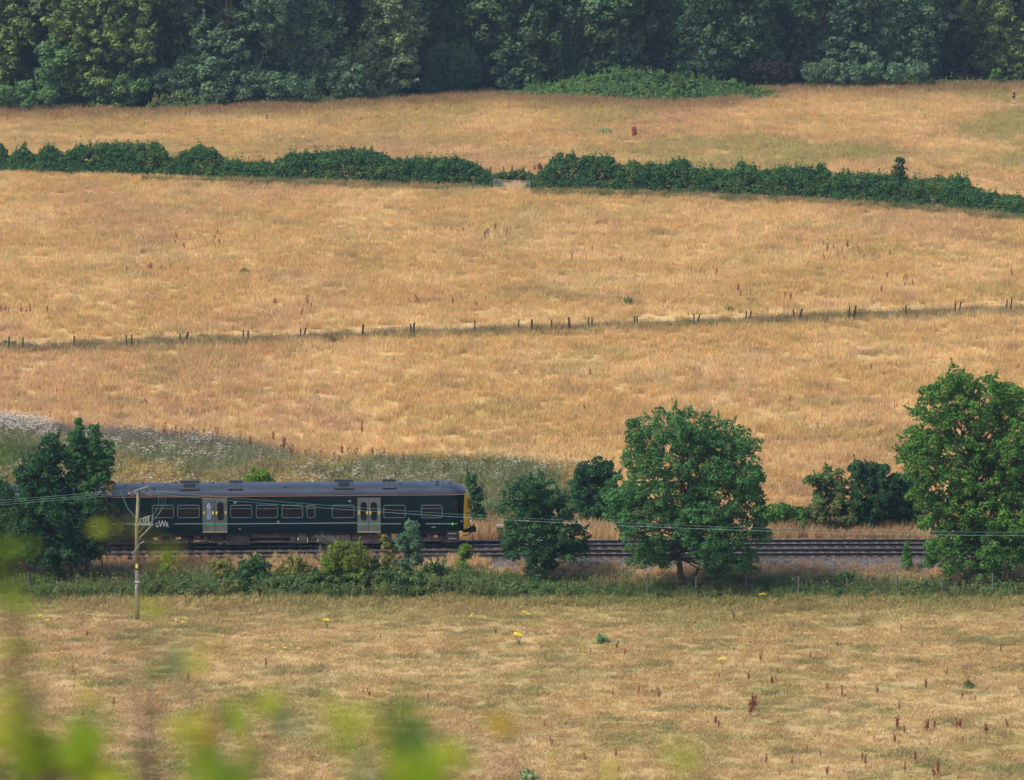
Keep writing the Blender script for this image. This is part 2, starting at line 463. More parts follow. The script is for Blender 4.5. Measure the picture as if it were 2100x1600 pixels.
M_ORANGE = plain('cantrail_orange', (0.33, 0.13, 0.085), 0.6)
M_YEL = plain('warning_yellow', (0.90, 0.50, 0.012), 0.5, var=0.06)
M_BTN = plain('button_yellow', (0.75, 0.62, 0.05), 0.5, var=0.05)
M_UNDER = plain('underframe', (0.040, 0.030, 0.030), 0.9, var=0.5, scale=2)
M_UNDER2 = plain('underframe_brown', (0.075, 0.055, 0.048), 0.9, var=0.5, scale=2)
M_WHITE = plain('white_mark', (0.7, 0.7, 0.7), 0.6)
M_LETTER = plain('lettering_silver', (0.42, 0.44, 0.46), 0.5)
M_BLUE = plain('symbol_blue', (0.10, 0.16, 0.30), 0.5)
SX = 31.95                                       # px per metre at the train
def U(px): return (px - 232) / SX
Z = lambda py, px=450: (1127.9 - (px - 232) * 0.0075 - py) / 31.2 - 0.02
W_ = 1.40
def loft(rings, closed=False):
    b = MB(); k = len(rings[0])
    for r in rings: b.v += [tuple(p) for p in r]
    for i in range(len(rings) - 1):
        for j in range(k - 1 if not closed else k):
            b.f.append((i * k + j, (i + 1) * k + j, (i + 1) * k + (j + 1) % k, i * k + (j + 1) % k))
    return b
def rrect(x0, x1, z0, z1, r, n=5):
    pts = []
    for cx, cz, a0 in ((x1 - r, z0 + r, -90), (x1 - r, z1 - r, 0), (x0 + r, z1 - r, 90), (x0 + r, z0 + r, 180)):
        for k in range(n): a = math.radians(a0 + 90 * k / (n - 1)); pts.append((cx + r * math.cos(a), cz + r * math.sin(a)))
    return pts
def plate(b, pts, y0, y1):                 # prism from an outline in x,z
    n = len(pts); o = len(b.v)
    b.v += [(x, y0, z) for x, z in pts] + [(x, y1, z) for x, z in pts]
    b.f += [tuple(o + i for i in range(n)), tuple(o + n + i for i in range(n))[::-1]]
    b.f += [(o + i, o + n + i, o + n + (i + 1) % n, o + (i + 1) % n) for i in range(n)]
    return b
def ringp(b, outer, inner, y0, y1):        # frame between two outlines
    n = len(outer); o = len(b.v)
    for y in (y0, y1):
        b.v += [(x, y, z) for x, z in outer] + [(x, y, z) for x, z in inner]
    for i in range(n):
        j = (i + 1) % n
        b.f += [(o+i, o+j, o+n+j, o+n+i), (o+2*n+i, o+3*n+i, o+3*n+j, o+2*n+j), (o+i, o+2*n+i, o+2*n+j, o+j), (o+n+i, o+n+j, o+3*n+j, o+3*n+i)]
    return b
def make_car(loc, rz, cab, label):
    root = empty('railcar', loc, rz, label=label, cat='railcar', group='coaches of the dark green train')
    Lc = U(951) if cab else 22.9
    ztop = 3.36
    def half(u):                            # body half width
        if cab: return W_ - 0.42 * max(0, (u - (Lc - 0.9)) / 0.9) ** 2.2 * 0.75
        return W_
    # side shell with a tumblehome
    us = [0, Lc * .25, Lc * .5, Lc * .75, Lc - 1.0, Lc - .7, Lc - .45, Lc - .2, Lc] if cab else [0, Lc * .33, Lc * .66, Lc]
    def sec(u, low=1.02):
        w = half(u)
        return [Vector((u, -w + .06, low)), Vector((u, -w + .01, 1.35)), Vector((u, -w, 1.8)), Vector((u, -w, 2.4)), Vector((u, -w + .03, 3.0)), Vector((u, -w + .07, ztop)),
                Vector((u, w - .07, ztop)), Vector((u, w - .03, 3.0)), Vector((u, w, 2.4)), Vector((u, w, 1.8)), Vector((u, w - .01, 1.35)), Vector((u, w - .06, low))]
    b = loft([sec(u) for u in us], True)
    k = 12
    b.f.append(tuple(range(k))); b.f.append(tuple((len(us) - 1) * k + i for i in range(k))[::-1])
    b.build('body', M_GREEN, root)
    # roof, domed down over the cab
    def rsec(u):
        w = half(u) - .065
        t = 0
        if cab: t = max(0, (u - U(905)) / (Lc + .12 - U(905)))
        hgt = 0.60 * (1 - t ** 2.4 * .96)
        pts = []
        for i in range(13):
            a = math.pi * i / 12
            c = math.cos(a); s_ = math.sin(a)
            pts.append(Vector((u, -w * (abs(c) ** .72) * (1 if c > 0 else -1), ztop + .035 + hgt * s_ ** .8)))
        return pts
    ru = [0.03] + [Lc * i / 10 for i in range(1, 9)] + ([U(905) + (Lc + .1 - U(905)) * i / 7 for i in range(8)] if cab else [Lc * .9, Lc - .03])
    b = loft([rsec(u) for u in ru]); 
    b.f.append(tuple(range(13))[::-1]); b.f.append(tuple((len(ru) - 1) * 13 + i for i in range(13)))
    roof = b.build('roof', M_ROOF, root, smooth=True)
    b = MB()
    for u in ([U(905)] if cab else []) + [Lc * .31]:
        rs = [v + Vector((0, 0, .006)) for v in rsec(u)]
        b.tube(rs[1:12], .012, 4)
    b.build('roof_seam', M_ROOFDARK, roof)
    # cantrail line and gutter
    b = MB(); b.box((.02, -W_ + .03, ztop - .005), (Lc - .9 if cab else Lc - .02, -W_ + .06, ztop + .022)); b.build('cantrail_line', M_ORANGE, root)
    if cab:
        b = MB(); b.tube([(Lc - .9, -half(Lc - .9) + .045, ztop + .015), (Lc - .45, -half(Lc - .45) + .045, ztop + .015), (Lc - .05, -half(Lc - .05) + .045, ztop + .012)], .02, 4)
        b.build('cantrail_line', M_ORANGE, root)
    # windows: rubber frame, pane, transom
    def window(a, c, transom=True):
        y = -W_ - .004
        z0, z1 = Z(1063.5, a), Z(1037, a)
        fr = MB(); ringp(fr, rrect(U(a), U(c), z0, z1, .14), rrect(U(a) + .045, U(c) - .045, z0 + .045, z1 - .045, .10), y - .02, y + .04)
        f = fr.build('window', M_WFRAME, root)
        p = MB(); plate(p, rrect(U(a) + .03, U(c) - .03, z0 + .03, z1 - .03, .11), y - .004, y + .03); p.build('pane', M_GLASS, f)
        if transom:
            t = MB(); t.box((U(a) + .06, y - .016, z1 - .26), (U(c) - .06, y - .006, z1 - .225)); t.build('transom', M_WFRAME, f)
    def door(a, c, frosted, first):
        y = -W_ - .012
        zb, zt = Z(1091, a), Z(1022.8, a)
        m = MB(); m.box((U(a), y - .022, zb), (U(c), y + .05, zt)); d = m.build('door', M_DOOR, root)
        w0, w1 = (a + 6.5, a + 19.5) if first else (c - 20.5, c - 7.5)
        o = rrect(U(w0), U(w1), Z(1068, a), Z(1031, a), .17)
        i = rrect(U(w0) + .03, U(w1) - .03, Z(1068, a) + .03, Z(1031, a) - .03, .145)
        fr = MB(); ringp(fr, o, i, y - .034, y - .018); fr.build('pane_gasket', M_ROOFDARK, d)
        p = MB(); plate(p, i, y - .028, y - .02); p.build('pane', M_FROST if frosted else M_GLASS, d)
        for bx in ((a + 3.4, c - 3.2) if True else ()):
            g = MB(); g.box((U(bx) - .05, y - .034, Z(1055.5, a)), (U(bx) + .05, y - .02, Z(1050, a))); gb = g.build('door_button', M_BTN, d)
            if (bx < (a + c) / 2) == first:
                h = MB(); h.box((U(bx) - .025, y - .038, Z(1053.8, a)), (U(bx) + .025, y - .033, Z(1051.8, a))); gb2 = h.build('handle', M_ROOFDARK, d)
        g = MB(); g.box((U(a) + .01, y - .027, Z(1075.9, a)), (U(c) - .01, y - .021, Z(1074.2, a))); g.build('door_stripe', M_STRIPEG, d)
        g = MB(); g.box((U(a), y - .05, zb - .035), (U(c), y - .0, zb)); g.build('door_sill', plainY, d)
        return d
    plainY = M_SILL
    for a, c, t in ((314, 358.5, 1), (365, 410.5, 1), (472.5, 517, 1), (524.5, 569, 1), (577, 620.5, 1), (627.6, 645.3, 1), (679, 724.8, 0), (783.8, 828.6, 0), (860, 904, 1)):
        window(a, c, bool(t))
    d1 = door(416.2, 440.6, True, True); door(441.4, 466.5, False, False)
    door(730.5, 753.1, False, True); door(753.9, 778, False, False)
    # wheelchair symbol on the frosted pane
    y = -W_ - .045; cx, cz = U(429.3), Z(1038, 430)
    b = MB(); plate(b, rrect(cx - .13, cx + .13, cz - .15, cz + .17, .03), y, y + .004); sq = b.build('wheelchair_symbol', M_BLUE, root)
    b = MB(); b.disc((cx - .01, y - .004, cz + .12), .03, .006, 10)
    arc = [(cx - .01 + .085 * math.cos(math.radians(a)), y - .004, cz - .045 + .085 * math.sin(math.radians(a))) for a in range(110, 361, 25)]
    b.tube(arc, .013, 4); b.tube([(cx - .01, y - .004, cz + .09), (cx, y - .004, cz), (cx + .06, y - .004, cz), (cx + .09, y - .004, cz - .09)], .014, 4)
    b.build('symbol_figure', M_WHITE, sq)
    # waist stripe in its sections, tapering nowhere: thin and straight
    def stripe(a, c, mat, name='waist_stripe'):
        b = MB(); b.box((U(a), -W_ - .012, Z(1075.9, a)), (U(c), -W_ + .01, Z(1074.4, a))); b.build(name, mat, root)
    for a, c in ((234, 315), (359, 416), (466.8, 730.3), (778.2, 819)) + (((869.5, 911.5),) if cab else ((869.5, 950),)): stripe(a, c, M_STRIPE)
    if cab: stripe(912, 934, M_STRIPEG, 'green_stripe')
    # operator lettering
    def word(a):
        for ch, dx, s_, dz in (('G', 0, .34, 0), ('W', 6.6, .50, .0), ('R', 21.0, .34, 0)):
            cu = bpy.data.curves.new('lettering', 'FONT'); cu.body = ch; cu.size = s_ * 1.2; cu.extrude = .004
            cu.offset = .004; cu.materials.append(M_LETTER)
            tmp = bpy.data.objects.new('lettering', cu); lm = bpy.data.meshes.new_from_object(tmp); bpy.data.objects.remove(tmp)
            o = bpy.data.objects.new('lettering', lm); link(o, root)
            o.location = (U(a + dx), -W_ - .012, Z(1081.5, a) + dz); o.rotation_euler = (math.pi / 2, 0, 0); o.scale = (.74, 1, 1)
    word(320.5)
    if cab: word(830)
    b = MB()
    for px, py, w, h in ((482.5, 1032, 6, 3.4), (715, 1029.5, 5.5, 3.2), (569.5, 1070.3, 4, 3), (569.5, 1073.4, 3.5, 2), (491.5, 1085.2, 5, 1.4), (885.5, 1081.8, 8, 1.6), (942.5, 1070, 3, 3)):
        b.box((U(px - w / 2), -W_ - .01, Z(py + h / 2, px)), (U(px + w / 2), -W_ + .01, Z(py - h / 2, px)))
    b.build('label_plate', M_STRIPE, root)
    # roof fittings
    def hatch(a, c, grille):
        ua, uc = U(a), U(c)
        y0, y1 = -1.18, -.32
        zz = lambda yy: ztop + .05 + .60 * max(0, 1 - (abs(yy) / (W_ - .065)) ** (1/.72*1.0)) ** .5 if False else ztop + .035 + .6 * (max(0.0, 1 - (abs(yy) / (W_ - .065)) ** 2.78)) ** .4
        b = MB(); n = 5
        for i in range(n):
            yy = y0 + (y1 - y0) * i / (n - 1)
            sk = (yy - y0) * .28
            for uu in (ua + .0 - sk * 0, uc): b.v.append((uu, yy, zz(yy) + .05))
            for uu in (ua + .0, uc): b.v.append((uu, yy, zz(yy) - .03))
        for i in range(n - 1):
            o = i * 4
            b.f += [(o, o + 1, o + 5, o + 4), (o, o + 4, o + 6, o + 2), (o + 1, o + 3, o + 7, o + 5)]
        b.f += [(0, 2, 3, 1), (n * 4 - 4, n * 4 - 3, n * 4 - 1, n * 4 - 2)]
        h = b.build('roof_hatch', M_ROOFH, roof)
        b = MB(); b.box((ua - .08, y0 - .05, zz(y0) - .02), (uc + .08, y0 + .03, zz(y0) + .07)); b.box((ua - .05, .35, zz(.5)), (uc + .05, .8, zz(.35) + .07))
        b.build('roof_hatch', M_ROOFDARK, roof)
        b = MB()
        m_ = .2 if grille else .42
        for i in range(8 if grille else 3):
            yy = y0 + .12 + (y1 - y0 - .24) * i / (7 if grille else 2)
            b.box((ua + m_, yy, zz(yy) + .045), (uc - m_, yy + .06, zz(yy) + .075))
        b.build('roof_grille', M_ROOFDARK, roof)
    hatch(372, 408, True); hatch(472, 496, False); hatch(687, 722, True); hatch(784, 808, False)
    def dome(px, yy, r):
        zz = ztop + .035 + .6 * (max(0.0, 1 - (abs(yy) / (W_ - .065)) ** 2.78)) ** .4
        b = loft([[Vector((U(px) + r * math.cos(t) * cc, yy + r * math.sin(t) * cc, zz - .03 + r * .8 * ss)) for t in [2 * math.pi * i / 10 for i in range(10)]]
                  for cc, ss in ((1, 0), (.9, .45), (.6, .8), (.15, 1))], True)
        b.f.append(tuple(30 + i for i in range(10)))
        b.build('roof_vent', M_ROOFDARK, roof, smooth=True)
    for px, yy, r in ((259, -.55, .14), (294, .3, .14), (341, -.5, .13), (361, .3, .14), (317, -1.05, .15), (436, .2, .1), (583, -.95, .13), (817, -.55, .13), (884, .4, .1), (894, -.1, .16), (892, -.75, .15), (920, -.4, .08)):
        dome(px, yy, r)
    # cab front: bowed yellow end
    if cab:
        us = [-.13, .03, .16, .27, .34]
        rings = []
        for t in us:
            w = (half(Lc + t) + .006 if t < .1 else half(Lc) - .02 - (t / .34) ** 2 * .5)
            r_ = []
            for z_ in (1.12, 1.4, 1.9, 2.4, 2.9, 3.38):
                bow = 1 - ((z_ - 1.9) / 1.9) ** 2 * .9 if z_ > 1.9 else 1 - ((1.9 - z_) / 1.2) ** 2 * .3
                r_.append((Lc + t * bow, w, z_))
            rings.append([Vector((a, -w_, z_)) for a, w_, z_ in r_] + [Vector((a, w_, z_)) for a, w_, z_ in r_[::-1]])
        b = loft(rings, True); b.f.append(tuple((len(us) - 1) * 12 + i for i in range(12)))
        cf = b.build('cab_front', M_YEL, root)
        b = MB(); plate(b, rrect(0, .95, 2.35, 3.05, .1), 0, .02)
        for s in (-.62, .62):
            o = link(bpy.data.objects.new('windscreen', b.mesh('windscreen', M_GLASS)), cf)
            o.location = (Lc + .345, s - .0 - .47, 0); o.rotation_euler = (0, 0, math.pi / 2)
        b = MB(); b.box((Lc - .0, -half(Lc) - .01, Z(1056.5, 955)), (Lc + .36, -half(Lc) + .25, Z(1055, 955))); b.build('cab_step_line', M_ROOFDARK, cf)
        for s in (-.85, .85):
            b = MB(); b.disc((Lc + .33, s, 1.55), .11, .08, 12, 'x'); b.build('headlight', M_WHITE, cf)
        b = MB(); b.box((Lc - .15, -.5, .78), (Lc + .35, .5, 1.12)); b.disc((Lc + .5, 0, .95), .17, .3, 10, 'x'); b.box((Lc + .3, -.2, .75), (Lc + .72, .2, 1.02)); b.box((Lc + .5, -.32, .9), (Lc + .62, .32, 1.14))
        b.build('coupler', M_ROOFDARK, root)
        b = MB(); b.tube([(Lc + .5, -.15, .85), (Lc + .25, -.2, .6), (Lc - .15, -.5, .55)], .03, 5); b.build('air_hose', M_UNDER2, root)
        b = MB(); b.box((U(913), -W_ + .02, .28), (U(938), -W_ + .2, 1.02)); b.box((U(913), -W_ + .2, .28), (U(938), 1.2, .5)); b.build('snow_plough', M_UNDER, root)
        b = MB(); b.box((U(916), -W_ - .03, Z(1095.5, 920)), (U(932), -W_ + .02, Z(1094.2, 920))); b.box((U(916), -W_ - .03, Z(1106, 920)), (U(932), -W_ + .02, Z(1104.6, 920))); b.build('cab_step', M_STRIPE, root)
        dz0, dz1 = Z(1090, 926), Z(1024, 926)
        f = MB(); ringp(f, rrect(U(918), U(934.5), dz0, dz1, .05), rrect(U(918) + .02, U(934.5) - .02, dz0 + .02, dz1 - .02, .04), -W_ - .012, -W_ + .02)
        cd = f.build('cab_door', M_GREEN2, root)
        f = MB(); plate(f, rrect(U(920), U(932.5), Z(1062, 926), Z(1027, 926), .06), -W_ - .02, -W_ + .01); f.build('pane', M_GLASS, cd)
        f = MB(); f.box((U(923.5), -W_ - .03, Z(1077.5, 925)), (U(925.5), -W_, Z(1073, 925))); f.build('handle', M_BTN, cd)
    # corridor end
    b = MB(); b.box((-.35, -.62, 1.1), (-.001, .62, 3.2)); b.build('gangway', M_ROOFDARK, root)
    # underframe
    b = MB(); b.box((U(462), -.45, .3), (U(800), .45, .86)); b.box((U(236), -.9, .3), (U(292), .9, .86)); b.box((U(390), -.3, .38), (U(462), .3, .86)); b.build('undertray', M_UNDER, root)
    b = MB(); b.box((.3, -1.25, .86), (Lc - .6, 1.25, 1.03)); b.build('solebar', M_UNDER, root)
    for a, c, lo, m in ((462, 512, .22, M_UNDER), (515, 590, .68, M_UNDER2), (592, 606, .3, M_UNDER), (609, 628, .28, M_UNDER2), (633, 646, .45, M_UNDER), (648, 661, .28, M_UNDER2), (667, 717, .24, M_UNDER2), (720, 737, .26, M_UNDER), (740, 775, .24, M_UNDER2), (778, 800, .35, M_UNDER), (398, 412, .6, M_UNDER2), (418, 428, .3, M_UNDER), (432, 458, .45, M_UNDER)):
        b = MB(); b.box((U(a), -1.22, lo), (U(c), -.5, .87)); b.box((U(a) + .06, -1.235, lo + .08), (U(c) - .06, -1.22, .8)); b.build('equipment_box', m, root)
        if c - a > 20:
            b = MB(); b.box((U(a) + .1, .5, lo), (U(c) - .1, 1.22, .87)); b.build('equipment_box', m, root)
    b = MB(); b.disc((U(452), -.95, .42), .2, .5, 12, 'y'); b.tube([(U(520), -1.1, .45), (U(585), -1.1, .42)], .04, 6); b.tube([(U(388), -1.1, .6), (U(430), -1.1, .55), (U(462), -1.1, .5)], .05, 6)
    b.build('exhaust_pipe', M_UNDER2, root)
    b = MB(); b.box((U(628), -1.26, .35), (U(629.6), -1.24, .7)); b.box((U(608), -1.26, .5), (U(611), -1.24, .66)); b.build('gauge_glass', M_SILL, root)
    for cx in (U(342), U(868) if cab else U(880)):
        bg_ = MB()
        for s in (-1, 1):
            y0, y1 = (-1.12, -1.0) if s < 0 else (1.0, 1.12)
            plate(bg_, [(cx - 1.75, .38), (cx - 1.75, .62), (cx - 1.1, .70), (cx - .7, .52), (cx + .7, .52), (cx + 1.1, .70), (cx + 1.75, .62), (cx + 1.75, .38), (cx + 1.1, .36), (cx + .6, .34), (cx - .6, .34), (cx - 1.1, .36)], y0, y1)
        bg_.box((cx - .2, -1.0, .4), (cx + .2, 1.0, .6))
        bogie = bg_.build('bogie', M_UNDER2, root)
        for dx in (-1.3, 1.3):
            for s in (-1, 1):
                w = MB(); w.disc((cx + dx, s * .74, .42), .42, .13, 24, 'y'); w.disc((cx + dx, s * 1.04, .45), .17, .2, 10, 'y'); w.build('wheel', M_UNDER, bogie, smooth=False)
            w = MB(); w.disc((cx + dx, 0, .42), .09, 1.4, 8, 'y'); w.build('axle', M_UNDER, bogie)
        for dx in (-.32, .32):
            w = MB(); w.disc((cx + dx, -.98, .74), .24, .34, 12, 'z'); w.build('air_spring', M_UNDER, bogie)
    return root
M_SILL = plain('sill_cream', (0.45, 0.40, 0.16), 0.7)
M_GREEN2 = plain('door_edge_green', (0.007, 0.022, 0.024), 0.5)
M_ROOFH = plain('roof_hatch', (0.028, 0.034, 0.048), 0.6)
def on_line(px):
    for a, b in zip(line_far[:-1], line_far[1:]):
        pa, pb = PX(a.x, a.y, RZ)[0], PX(b.x, b.y, RZ)[0]
        if pa <= px <= pb: return a.lerp(b, (px - pa) / (pb - pa))
p0, p1 = on_line(231.5), on_line(950)
yaw = math.atan2(p1.y - p0.y, p1.x - p0.x)
make_car(p0, yaw, True, 'leading dark green railcar with yellow cab end and grey double doors')
t = (p1 - p0).normalized()
p2 = on_line(-490) if on_line(-490) else p0 - t * 23.4
dv = Vector((p0.x - p2.x, p0.y - p2.y, 0)).normalized()
make_car(p0 - dv * 23.35, math.atan2(dv.y, dv.x), False, 'second dark green railcar mostly hidden behind the trees at the left edge')

# ------------------------------------------------------------------ foliage
def leaf_cloud(rng, cen, rad, n, size, up=0.35, shell=(0.72, 1.05), jit=0.55, asp=0.55, low=-0.55):
    """n rhombic leaves on the skins of many small clumps"""
    cen = np.asarray(cen); rad = np.asarray(rad)
    if rad.ndim == 1: rad = np.c_[rad, rad, rad * .8]
    w = rad[:, 0] ** 2; idx = rng.choice(len(cen), n, p=w / w.sum())
    d = rng.normal(size=(n, 3)); d /= np.linalg.norm(d, axis=1)[:, None]
    f = d[:, 2] < low; d[f, 2] *= -1
    r = rng.uniform(shell[0], shell[1], n)
    p = cen[idx] + d * rad[idx] * r[:, None]
    nrm = d + np.array([0, 0, up]) + rng.normal(size=(n, 3)) * jit
    nrm /= np.linalg.norm(nrm, axis=1)[:, None]
    a = np.cross(nrm, rng.normal(size=(n, 3))); a /= np.linalg.norm(a, axis=1)[:, None]
    b = np.cross(nrm, a)
    s = size * rng.uniform(.6, 1.35, n)[:, None]
    a = a * s; b = b * s * asp
    v = np.stack([p - a, p - b, p + a, p + b], 1).reshape(-1, 3)
    cl = rng.random(len(cen))
    tint = np.clip(.5 + (cl[idx] - .5) * .55 + rng.normal(size=n) * .2, 0, 1)
    return v, np.repeat(tint, 4)
def leaves_mesh(name, v, tint, mat):
    return mesh_np(name, v, np.arange(len(v)).reshape(-1, 4), mat, tint)
def subclumps(rng, cen, rad, r, dens=1.0, inner=.25):
    """small clumps spread over the skins (and a little inside) of the big masses"""
    C_, R_ = [], []
    for c, R in zip(cen, rad):
        R3 = np.array([R, R, R * .92]) if np.isscalar(R) else np.array(R)
        k = max(4, int(dens * 3.2 * (R3.mean() / r) ** 2))
        d = rng.normal(size=(k, 3)); d /= np.linalg.norm(d, axis=1)[:, None]
        rr = np.where(rng.random(k) < inner, rng.uniform(.25, .8, k), rng.uniform(.82, 1.08, k))
        C_.append(np.array(c) + d * R3 * rr[:, None]); R_.append(r * rng.uniform(.55, 1.35, k))
    return np.concatenate(C_), np.concatenate(R_)
def limbs(b, rng, base, fork, tips, r0):
    base, fork = Vector(base), Vector(fork)
    b.tube([base - Vector((0, 0, .3)), base + Vector((0, 0, .15)), base.lerp(fork, .5) + Vector((rng.uniform(-.08, .08), 0, 0)), fork], [r0 * 1.35, r0 * 1.05, r0 * .9, r0 * .75], 8)
    tips = [Vector([float(q_) for q_ in t]) for t in tips]
    zt = max(t.z for t in tips); hi = [t for t in tips if t.z > fork.z + (zt - fork.z) * .6] or tips
    top = Vector((sum(t.x for t in hi) / len(hi), sum(t.y for t in hi) / len(hi), zt))
    b.tube([fork, fork.lerp(top, .4) + Vector((rng.uniform(-.15, .15), 0, 0)), top], [r0 * .72, r0 * .42, r0 * .06], 7)
    fork0 = fork
    for t in tips:
        f_ = min(.85, max(0, (t.z - fork0.z) * rng.uniform(.35, .7) / max(.3, zt - fork0.z)))
        fork = fork0.lerp(top, f_)
        m = fork.lerp(t, .5) + Vector((rng.uniform(-.3, .3), rng.uniform(-.3, .3), -.12 * (t - fork).length * rng.uniform(-.3, 1)))
        b.tube([fork - Vector((0, 0, .15)), fork.lerp(m, .5), m, m.lerp(t, .6), t], [r0 * .36, r0 * .26, r0 * .18, r0 * .10, r0 * .05], 6)
def tree(name, label, cat, base, blobs, mat, n, leaf, clump, seed, depth=.8, trunk=.18, fork=None, bark=None, group=None, dens=1.0, extra_base=None, back=True, jit=.55, up=.35, asp=.55, inner=.25, spray=None, spray_up=1.2):
    """base and masses given as seen in the photograph, built at the tree's own distance with real depth"""
    rng = np.random.default_rng(seed)
    B = G(*base); s = scale_at(B.y)
    halfw = max(abs(bx - base[0]) + r for bx, _, r in blobs) / s
    cen, rad = [], []
    for k, (bx, by, r) in enumerate(blobs):
        R = r / s
        off = [0.0] if not back else [-.35, .45]
        for o in off:
            dy = (o + rng.uniform(-.25, .25)) * depth * halfw
            if not back:
                e = min(1.0, abs(bx - base[0]) / s / halfw)
                dy = (-.95 * math.sqrt(1 - e * e) + .75 + rng.uniform(-.16, .16)) * depth * halfw
            p = AT(bx, by, B.y + dy)
            cen.append([p.x, p.y, max(p.z, R * .5)]); rad.append(R)
    cc, rr = subclumps(rng, cen, rad, clump, dens, inner)
    v, ti = leaf_cloud(rng, cc, rr, n, leaf, jit=jit, up=up, asp=asp)
    if spray is None: spray = int(np.clip(np.sum(np.array(rad) ** 2) * 1.3, 4, 75))
    if spray:
        ns = int(spray); ci = rng.integers(0, len(cen), ns); d = rng.normal(size=(ns, 3)); d[:, 2] = np.abs(d[:, 2]) * spray_up + d[:, 2] * .3
        d /= np.linalg.norm(d, axis=1)[:, None]
        st_ = np.array(cen)[ci] + d * np.array(rad)[ci][:, None] * .95
        pp, pr = [], []
        for j in range(5): pp.append(st_ + (d + np.array([0, 0, .35])) * clump * (.25 + .32 * j)); pr.append(np.full(ns, clump * (.34 - .055 * j)))
        v2, t2 = leaf_cloud(rng, np.concatenate(pp), np.concatenate(pr), ns * 55, leaf * .9, jit=jit, up=up)
        v = np.r_[v, v2]; ti = np.r_[ti, t2]
    v[:, 2] = np.maximum(v[:, 2], 0.02)
    root = empty(name, B, label=label, cat=cat, group=group)
    off = np.array(B)
    cr = link(bpy.data.objects.new('crown', leaves_mesh('crown', v - off, ti, mat)), root)
    cr['label'] = label
    del cr['label']
    rnd = random.Random(seed)
    fk = AT(fork[0], fork[1], B.y) if fork else B + Vector((0, 0, 1.2))
    mb = MB(); limbs(mb, rnd, (0, 0, 0), fk - B, [Vector(c) - B for c in cen], trunk)
    mb.build('trunk', bark or M_BARK, root, smooth=True)
    for eb in (extra_base or []):
        e = G(*eb[0]) - B
        mb = MB(); mb.tube([e - Vector((0, 0, .2)), e.lerp(AT(*eb[1], B.y) - B, .5), AT(*eb[1], B.y) - B], [eb[2], eb[2] * .8, eb[2] * .6], 7)
        mb.build('trunk', bark or M_BARK, root, smooth=True)
    return root

L_ASH = leafy('ash_leaf', (.026, .085, .034), (.10, .235, .070))
L_ASH2 = leafy('ash_leaf_bright', (.032, .098, .026), (.13, .27, .052))
L_OAK = leafy('oak_leaf', (.018, .058, .030), (.070, .165, .058))
L_DARK = leafy('dark_leaf', (.012, .044, .026), (.055, .13, .046))
L_POPLAR = leafy('poplar_leaf', (.024, .080, .034), (.095, .22, .068))
L_LIME = leafy('lime_leaf', (.07, .14, .02), (.16, .26, .04), (.2, .2, .04))
L_YELLOWISH = leafy('yellowing_leaf', (.12, .13, .03), (.26, .24, .07))
L_BRAMBLE = leafy('bramble_leaf', (.020, .060, .026), (.16, .24, .075), (.19, .19, .075))
L_HAW = leafy('hawthorn_leaf', (.010, .040, .022), (.085, .19, .060), (.12, .19, .05))
L_SAP = leafy('sapling_leaf', (.05, .12, .07), (.14, .24, .13))
L_GREYT = leafy('grey_twig_leaf', (.12, .13, .11), (.2, .2, .17))

# ---- near trees along the railway
tree('ash_tree', 'large round-crowned ash tree with forked trunk in front of the tracks', 'tree', (1403, 1213),
     [(1325, 890, 36), (1372, 880, 42), (1425, 885, 40), (1478, 900, 42), (1525, 915, 34), (1322, 940, 42), (1385, 935, 50), (1450, 950, 56), (1515, 965, 46), (1540, 1000, 26),
      (1275, 1010, 34), (1330, 1005, 50), (1400, 1010, 60), (1475, 1020, 55), (1530, 1035, 30), (1268, 1050, 28), (1310, 1065, 42), (1370, 1085, 50), (1440, 1085, 52), (1500, 1085, 44), (1545, 1075, 22),
      (1318, 1148, 24), (1355, 1140, 28), (1410, 1115, 30), (1458, 1138, 30), (1510, 1150, 36), (1535, 1160, 18), (1300, 1110, 26), (1470, 1172, 22), (1560, 1095, 18)],
     L_ASH, 76000, .09, .34, 1, trunk=.22, fork=(1392, 1140), extra_base=[((1412, 1212), (1436, 1155), .13)], dens=.66, jit=.6, spray=110)
tree('ash_tree', 'tallest ash tree cut by the right edge of the picture', 'tree', (2003, 1198),
     [(1965, 775, 22), (1945, 800, 26), (1985, 795, 24), (1905, 815, 22), (2040, 800, 26), (2070, 820, 30), (1930, 850, 36), (1990, 850, 42), (2050, 860, 40), (2100, 860, 36), (1885, 845, 16),
      (1880, 905, 30), (1930, 910, 34), (2000, 920, 38), (2070, 930, 46), (2120, 930, 40), (1868, 935, 24), (1900, 960, 40), (1965, 975, 44), (2040, 990, 56), (2110, 1000, 50),
      (1900, 1020, 32), (1960, 1040, 46), (2030, 1060, 50), (2100, 1070, 50), (1915, 1070, 30), (1970, 1100, 36), (2040, 1120, 42), (2095, 1120, 36), (1925, 1125, 22), (1955, 1150, 24), (1910, 1150, 14), (2020, 1160, 30), (2060, 1150, 26), (1945, 1172, 12)],
     L_ASH2, 100000, .09, .34, 2, trunk=.25, fork=(2003, 1090), extra_base=[((2036, 1195), (2045, 1120), .13)], dens=.9, jit=.6, spray=110)
